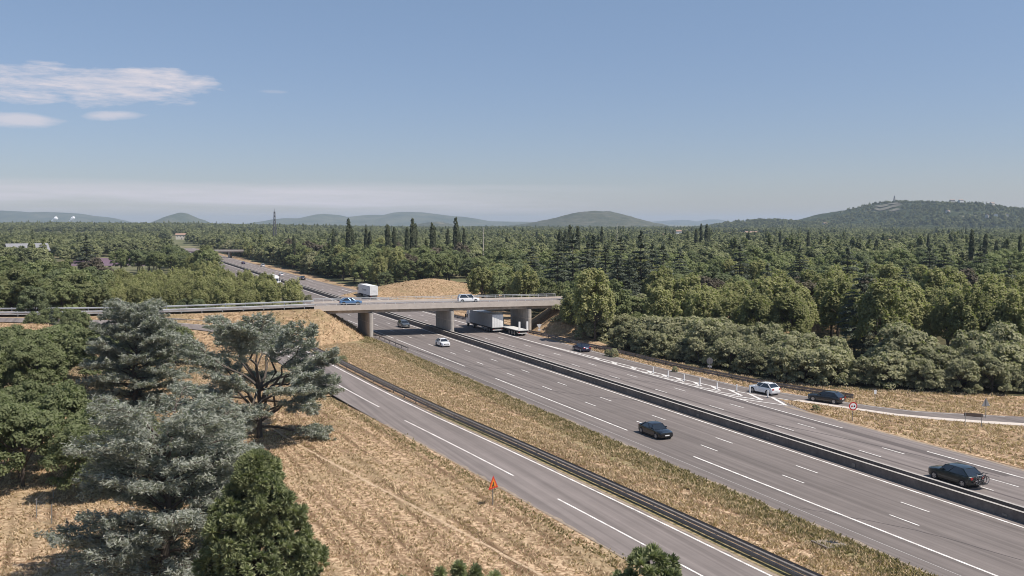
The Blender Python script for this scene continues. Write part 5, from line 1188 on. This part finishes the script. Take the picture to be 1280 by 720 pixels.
me.update(); fw = link('far_woods', me); tag(fw, 'far woods running to the foot of the hills', None, None, 'stuff')
ng = bpy.data.node_groups.new('woods', 'GeometryNodeTree'); ng.interface.new_socket('Geometry', in_out='INPUT', socket_type='NodeSocketGeometry'); ng.interface.new_socket('Geometry', in_out='OUTPUT', socket_type='NodeSocketGeometry')
gi, go = ng.nodes.new('NodeGroupInput'), ng.nodes.new('NodeGroupOutput'); ci = ng.nodes.new('GeometryNodeCollectionInfo'); ci.inputs[0].default_value = wk; ci.inputs['Separate Children'].default_value = True; ci.inputs['Reset Children'].default_value = True
ip = ng.nodes.new('GeometryNodeInstanceOnPoints'); ip.inputs['Pick Instance'].default_value = True
def na(name, ty): q = ng.nodes.new('GeometryNodeInputNamedAttribute'); q.data_type = ty; q.inputs[0].default_value = name; return q.outputs[0]
cr3 = ng.nodes.new('ShaderNodeCombineXYZ'); ng.links.new(na('turn', 'FLOAT'), cr3.inputs[2]); ng.links.new(gi.outputs[0], ip.inputs['Points']); ng.links.new(ci.outputs[0], ip.inputs['Instance'])
ng.links.new(na('pick', 'INT'), ip.inputs['Instance Index']); ng.links.new(cr3.outputs[0], ip.inputs['Rotation']); ng.links.new(na('size', 'FLOAT'), ip.inputs['Scale']); ng.links.new(ip.outputs[0], go.inputs[0])
md = fw.modifiers.new('woods', 'NODES'); md.node_group = ng

# ------------------------------------------------------------------ houses, barn, masts
M_WALL = mat('render_wall', (.55, .52, .46), .9, noise=(.5, .1)); M_WALLW = mat('white_wall', (.75, .74, .71), .9); M_TILE = mat('roof_tile', (.3, .2, .15), .9, noise=(2, .15)); M_SHEET = mat('roof_sheet', (.27, .27, .28), .6, .2, noise=(.5, .12)); M_DARK = mat('dark_opening', (.03, .03, .035), .6); M_BW = mat('barn_wall', (.08, .07, .06), .9)
def house(label, u, Y, L, W, h, rz, wall=None, roof=None, z=None, ridge=2.0, name='house', cat='house', grp=None):
    x = px(u, Y); z = zt(x, Y) if z is None else z
    r = empty(name, (x, Y, z - .2), rz, label, cat, grp)
    w_ = MB().box(-L / 2, L / 2, -W / 2, W / 2, 0, h).prism([(-W / 2, h + .001), (W / 2, h + .001), (0, h + ridge - .1)], -L / 2, L / 2, 'x').build('wall', wall or M_WALL, r)
    MB().prism([(-W / 2 - .5, h - .15), (0, h + ridge - .02), (W / 2 + .5, h - .15), (W / 2 + .5, h + .08), (0, h + ridge + .22), (-W / 2 - .5, h + .08)], -L / 2 - .4, L / 2 + .4, 'x').build('roof', roof or M_TILE, r)
    n_ = max(2, int(L / 3.5))
    if name == 'house':
        for i in range(n_):
            xx = -L / 2 + L * (i + .5) / n_; MB().box(xx - .5, xx + .5, -W / 2 - .03, -W / 2 + .05, 1.2 + (h > 4.5) * 2.4, 2.6 + (h > 4.5) * 2.4).build('window', M_DARK, r)
        MB().box(-.5, .5, -W / 2 - .035, -W / 2 + .05, .2, 2.3).build('door', M_DARK, r)
    return r
bn = house('long low barn with pale grey sheet roof above the left wood', 34, 560, 22, 19, 7.4, R(34), M_BW, M_SHEET, None, 4.0, 'barn', 'barn')
MB().box(-4, 4, -9.56, -9.45, .2, 5.2).build('door', M_DARK, bn)
HS = [(1113, 960, 9, 7, 5.6, .1, 'small white house with dark windows in the clearing before the right hill'), (1125, 965, 15, 8, 5.8, -.1, 'long white house in the clearing before the right hill'), (835, 1500, 26, 9, 5, .05, 'long pale building among the trees below the round hill'), (848, 1520, 8, 8, 11, 0, 'tall white house of the village below the round hill'), (860, 1560, 22, 9, 5, .1, 'pale farmhouse right of the tall white village house'), (920, 1750, 30, 9, 5, 0, 'long pale farmhouse at the foot of the wooded ridge'), (938, 1800, 24, 9, 6, .2, 'white farmhouse at the foot of the wooded ridge'), (1235, 960, 10, 8, 6.5, .3, 'cream house with tiled roof beside the poplars on the right'), (1248, 985, 14, 8, 5.5, -.2, 'pale long house right of the cream house'), (1228, 1010, 8, 7, 5.6, 0, 'small house half hidden left of the cream house'), (1003, 860, 14, 8, 3.8, .2, 'low pale house in the clearing left of the white houses'), (228, 1300, 16, 10, 6.5, .3, 'pale building in the gap of the left woods')]
for u, Y, L, W, h, rz, lb in HS: house(lb, u, Y, L, W, h, rz, M_WALLW if 'white' in lb else M_WALL)
def hill_z(x, y):
    hx, hy, hz_ = HILLS['hill']; return float(hz_[min(np.searchsorted(hy, y), len(hy) - 1), min(np.searchsorted(hx, x), len(hx) - 1)])
for i, (u, Y, lb) in enumerate(((1188, 3050, 'small pale house high on the right shoulder of the hill'), (1199, 3000, 'white house on the right shoulder of the hill'), (1238, 2980, 'pale house furthest right on the hill slope'), (1030, 2750, 'small house at the left foot of the hill'), (1183, 2760, 'tall grey block house at the foot of the hill'), (1232, 2600, 'cream house in the hamlet below the hill'), (1243, 2610, 'white house in the hamlet below the hill'), (1256, 2620, 'pale house at the right of the hamlet below the hill'))):
    x = px(u, Y); house(lb, u, Y, 14, 9, 7, .2 * i, M_WALLW if 'white' in lb else M_WALL, None, hill_z(x, Y) + 4)
def mast(label, u, Y, z0, h, bw, name='lattice_mast'):
    r = empty(name, (px(u, Y), Y, z0), 0, label, 'mast'); m = MB(); tw = bw * .25; c4_ = ((-1, -1), (1, -1), (1, 1), (-1, 1))
    for a, b in c4_: m.tube([(a * bw / 2, b * bw / 2, 0), (a * tw / 2, b * tw / 2, h)], bw * .07, 4)
    n_ = 10
    for i in range(n_):
        f0, f1 = i / n_, (i + 1) / n_; w0 = bw + (tw - bw) * f0; w1 = bw + (tw - bw) * f1
        for j in range(4):
            a, b = c4_[j], c4_[(j + 1) % 4]; m.tube([(a[0] * w0 / 2, a[1] * w0 / 2, h * f0), (b[0] * w1 / 2, b[1] * w1 / 2, h * f1)], bw * .04, 4); m.tube([(a[0] * w0 / 2, a[1] * w0 / 2, h * f0), (b[0] * w0 / 2, b[1] * w0 / 2, h * f0)], bw * .04, 4)
    m.build('lattice', mat('mast_steel', (.12, .12, .13), .6, .3), r)
    m = MB(); m.tube([(0, 0, h), (0, 0, h * 1.08)], bw * .05, 6)
    for k in range(3): m.tube([(tw * .5 + .3, 0, h * (.8 + .07 * k)), (tw * .5 + .3, 0, h * (.84 + .07 * k))], bw * .09, 8)
    m.build('antenna', M_STEEL, r)
mast('lattice mast standing above the woods left of the poplars', 344, 900, 0, 35, 3.4)
Y = 3300; mast('mast on the summit of the right hill', 1116, Y, hill_z(px(1116, Y), Y) - 2, 24, 7)
for u, Y, h, lb in ((604, 430, 21, 'thin pale pole rising from the woods right of the poplars'), (771, 700, 23, 'thin dark mast over the cedars')):
    r = empty('pole', (px(u, Y), Y, 0), 0, lb, 'pole'); MB().tube([(0, 0, 0), (0, 0, h)], [.28, .14], 8).build('shaft', M_CONCL, r); MB().tube([(0, 0, h), (0, 0, h + .6)], .3, 8).build('head', M_STEEL, r)
# bare rocky slope under the mast
hx, hy, hz_ = HILLS['hill']; GX, GY = np.meshgrid(hx, hy); U_ = 640 + F_PX * GX / GY
ii = np.arange(GX.size).reshape(GX.shape); cc = (slice(None, -1), slice(None, -1)); nz_ = np.sin(GX * .05) * np.sin(GY * .06 + hz_ * .2) 
kq = (np.abs(U_ - 1108) < 16) & (hz_ > 56) & (hz_ < 92) & (GY < 3290) & (nz_ > .0); kq = kq[cc]
Fq = np.stack([ii[:-1, :-1], ii[:-1, 1:], ii[1:, 1:], ii[1:, :-1]], -1)[kq].reshape(-1, 4)
if len(Fq):
    ids, inv = np.unique(Fq.ravel(), return_inverse=True); V = np.stack([GX.ravel(), GY.ravel(), hz_.ravel() + 2.5], -1)[ids]
    link('bare_slope', npmesh('bare_slope', V, inv.reshape(-1, 4), mats=(mat('pale_rock', (.12, .115, .085), .95, noise=(.05, .5)),)))['kind'] = 'structure'
# steam from far plants
M_STEAM = mat('steam', (.85, .85, .86), 1.0); rr = RS(5)
def puff(label, u, Y, w_, h_):
    VV, FF, b = [], [], 0; n1, n2 = 10, 7
    for k in range(9):
        f = k / 8; c = np.array([w_ * (f - .3) * .8, 0, h_ * f]); rad = w_ * (.14 + .2 * f) * rr.uniform(.8, 1.2); th, ph = np.meshgrid(np.linspace(0, 2 * math.pi, n1, endpoint=False), np.linspace(.05, math.pi - .05, n2))
        q = np.stack([np.cos(th) * np.sin(ph), np.sin(th) * np.sin(ph), np.cos(ph)], -1) * (rad * (1 + .2 * rr.randn(n2, n1, 1) * .5)) + c
        i = np.arange(n1 * n2).reshape(n2, n1); j = np.roll(i, -1, 1); FF.append(np.stack([i[:-1], j[:-1], j[1:], i[1:]], -1).reshape(-1, 4) + b); VV.append(q.reshape(-1, 3)); b += n1 * n2
    o = link('steam', npmesh('steam', np.concatenate(VV), np.concatenate(FF), mats=(M_STEAM,), smooth=True), None, (px(u, Y), Y, CAM_H + (V0 - 276.5) / F_PX * Y)); tag(o, label, None, None, 'stuff')
puff('white steam drifting before the far left hills', 68, 7600, 42, 22); puff('white steam plume right of the first one', 90, 7600, 40, 26)

# ------------------------------------------------------------------ grass
def tufts(name, label, P, h, wd, material, lean=.5, k=3, seed=0):
    rr = RS(seed); n = len(P); P = np.repeat(P, k, 0); n *= k
    a = rr.uniform(0, 6.28, n); d = np.stack([np.cos(a), np.sin(a), np.zeros(n)], -1); hh = (h * rr.uniform(.5, 1.3, n))[:, None]; ww = (wd * rr.uniform(.6, 1.3, n))[:, None]
    P = P + np.concatenate([rr.randn(n, 2) * wd * 1.3, np.zeros((n, 1))], 1); b = rr.uniform(0, 6.28, n); l = np.stack([np.cos(b), np.sin(b), np.zeros(n)], -1) * lean * hh
    V = np.stack([P - d * ww, P + d * ww, P + l + np.array([0, 0, 1.]) * hh], 1).reshape(-1, 3); F = np.arange(3 * n).reshape(n, 3)
    o = link(name, npmesh(name, V, None, F, mats=(material,), attr=rr.rand(n))); tag(o, label, None, None, 'stuff'); return o
G_DRY = foliage('dry_grass_blades', (.3, .205, .13), (.66, .51, .36), .25, rnd=0); G_GRN = foliage('green_weeds', (.15, .135, .065), (.4, .31, .18), .25, rnd=0)
rr = RS(11)
rb_in = np.array([(p[0], p[1]) for p in offset_path(RAMP, 7.5)]); rl_in = np.array([(p[0], p[1]) for p in offset_path(RAMP, -2.2)])
def ramp_x(pts, y): o = np.argsort(pts[:, 1]); return np.interp(y, pts[o, 1], pts[o, 0])
def clumpy(x, y, s, thr): return (np.sin(x * s + 1.3 * np.sin(y * s * .7)) * np.sin(y * s * 1.1 + 1.1 * np.sin(x * s * .8 + 2)) + rr.rand(len(x)) * 1.2 + .45 * np.sin((x * math.cos(TH) + y * math.sin(TH)) * 2.6 + np.sin(y * .05) * 2)) > thr
# field left of the slip road
Y = np.sqrt(rr.uniform(42 ** 2, 160 ** 2, 130000)); x = px(rr.uniform(-40, 900, len(Y)), Y)
k = (x < ramp_x(rb_in, Y) - .1) & clumpy(x, Y, 2.1, .35) & (x > -78)
tr_ = np.array([p[:2] for p in TR]); k &= np.abs(x - ramp_x(tr_, Y)) > .28
x, Y = x[k], Y[k]; tufts('dry_grass', 'dry tan grass of the field below the near slip road', np.stack([x, Y, np.zeros(len(x))], -1), .2, .07, G_DRY, .8)
# strip between slip road and motorway
s = rr.uniform(20, 185, 90000); t = rr.uniform(34, 49.2, len(s)); x = -s * math.sin(TH) + t * math.cos(TH); Y = s * math.cos(TH) + t * math.sin(TH)
k = (x > ramp_x(rl_in, Y)) & clumpy(x, Y, 1.7, .3) & (Y < 182); x, Y = x[k], Y[k]; tufts('dry_grass', 'dry grass of the strip between slip road and motorway', np.stack([x, Y, np.zeros(len(x))], -1), .22, .07, G_DRY, .8, seed=2)
s = 200 - 182 * rr.rand(17000) ** .8; t = 49.85 - 3.3 * rr.rand(len(s)) ** 1.3; k = clumpy(s, t * 2.4, 1.3, .6) | (rr.rand(len(s)) < .15); s, t = s[k], t[k]
x = -s * math.sin(TH) + t * math.cos(TH); Y = s * math.cos(TH) + t * math.sin(TH); tufts('verge_weeds', 'green weeds along the edge of the hard shoulder', np.stack([x, Y, np.zeros(len(x))], -1), .27, .09, G_GRN, .7, seed=3)
# right side: nose and strip before the shrubs
s = rr.uniform(40, 190, 60000); t = rr.uniform(79.8, 112, len(s)); x = -s * math.sin(TH) + t * math.cos(TH); Y = s * math.cos(TH) + t * math.sin(TH)
pin_ = np.array([p[:2] for p in P_IN]); po_ = np.array([p[:2] for p in P_OUT]); fy = np.array([p[:2] for p in F_])
yi = np.interp(x, pin_[:, 0], pin_[:, 1]); yo = np.interp(x, po_[:, 0], po_[:, 1]); yf = np.interp(x, fy[:, 0], fy[:, 1])
nose = (Y < yi - .4) & (x > 35.5) & (s < 97) & (t > 80.4); back = (Y > yo + .4) & (Y < yf + 1)
k = (nose | back) & clumpy(x, Y, 1.5, .25); x, Y = x[k], Y[k]; tufts('dry_grass', 'dry grass around the entry slip road', np.stack([x, Y, np.zeros(len(x))], -1), .25, .08, G_DRY, .8, seed=4)
# banks and mounds: tufts dropped on their slopes
from mathutils.bvhtree import BVHTree
bk = [o for o in C.objects if o.name.split('.')[0] in ('embankment', 'slip_road_embankment', 'mound')]
vv, ff = [], []
for o in bk: b0 = len(vv); vv += [v.co.copy() for v in o.data.vertices]; ff += [tuple(b0 + i for i in p.vertices) for p in o.data.polygons]
bv = BVHTree.FromPolygons(vv, ff); Q = []; rr = RS(31)
for x0, x1, y0, y1, n_ in ((-95, -28, 150, 215, 22000), (10, 30, 185, 215, 2500), (-58, 10, 292, 342, 9000)):
    xs = rr.uniform(x0, x1, n_); ys = rr.uniform(y0, y1, n_)
    for x, y in zip(xs, ys):
        h = bv.ray_cast(Vector((x, y, 50)), Vector((0, 0, -1)))
        if h[0] is not None and .05 < h[0].z and h[1].z != 0 and abs(h[1].z) < .985: Q.append(tuple(h[0]))
Q = np.array(Q); Q = Q[clumpy(Q[:, 0], Q[:, 1], 1.3, .2)]; tufts('dry_grass', 'dry grass on the road banks and the mound', Q, .28, .1, G_DRY, .8, seed=9)
# mown clippings line along the near slip road
rr = RS(17); S_ = rr.uniform(0, 1, 1700); pth = resample([(p[0], p[1]) for p in offset_path(RAMP, 8.0) if p[1] < 150], .5); pi = (S_ * (len(pth) - 1)).astype(int)
Q = np.array(pth)[pi] + rr.randn(1700, 2) * .4; tufts('dry_grass', 'longer grass fringing the near slip road', np.concatenate([Q, np.zeros((1700, 1))], 1), .2, .08, G_GRN, .8, seed=6)
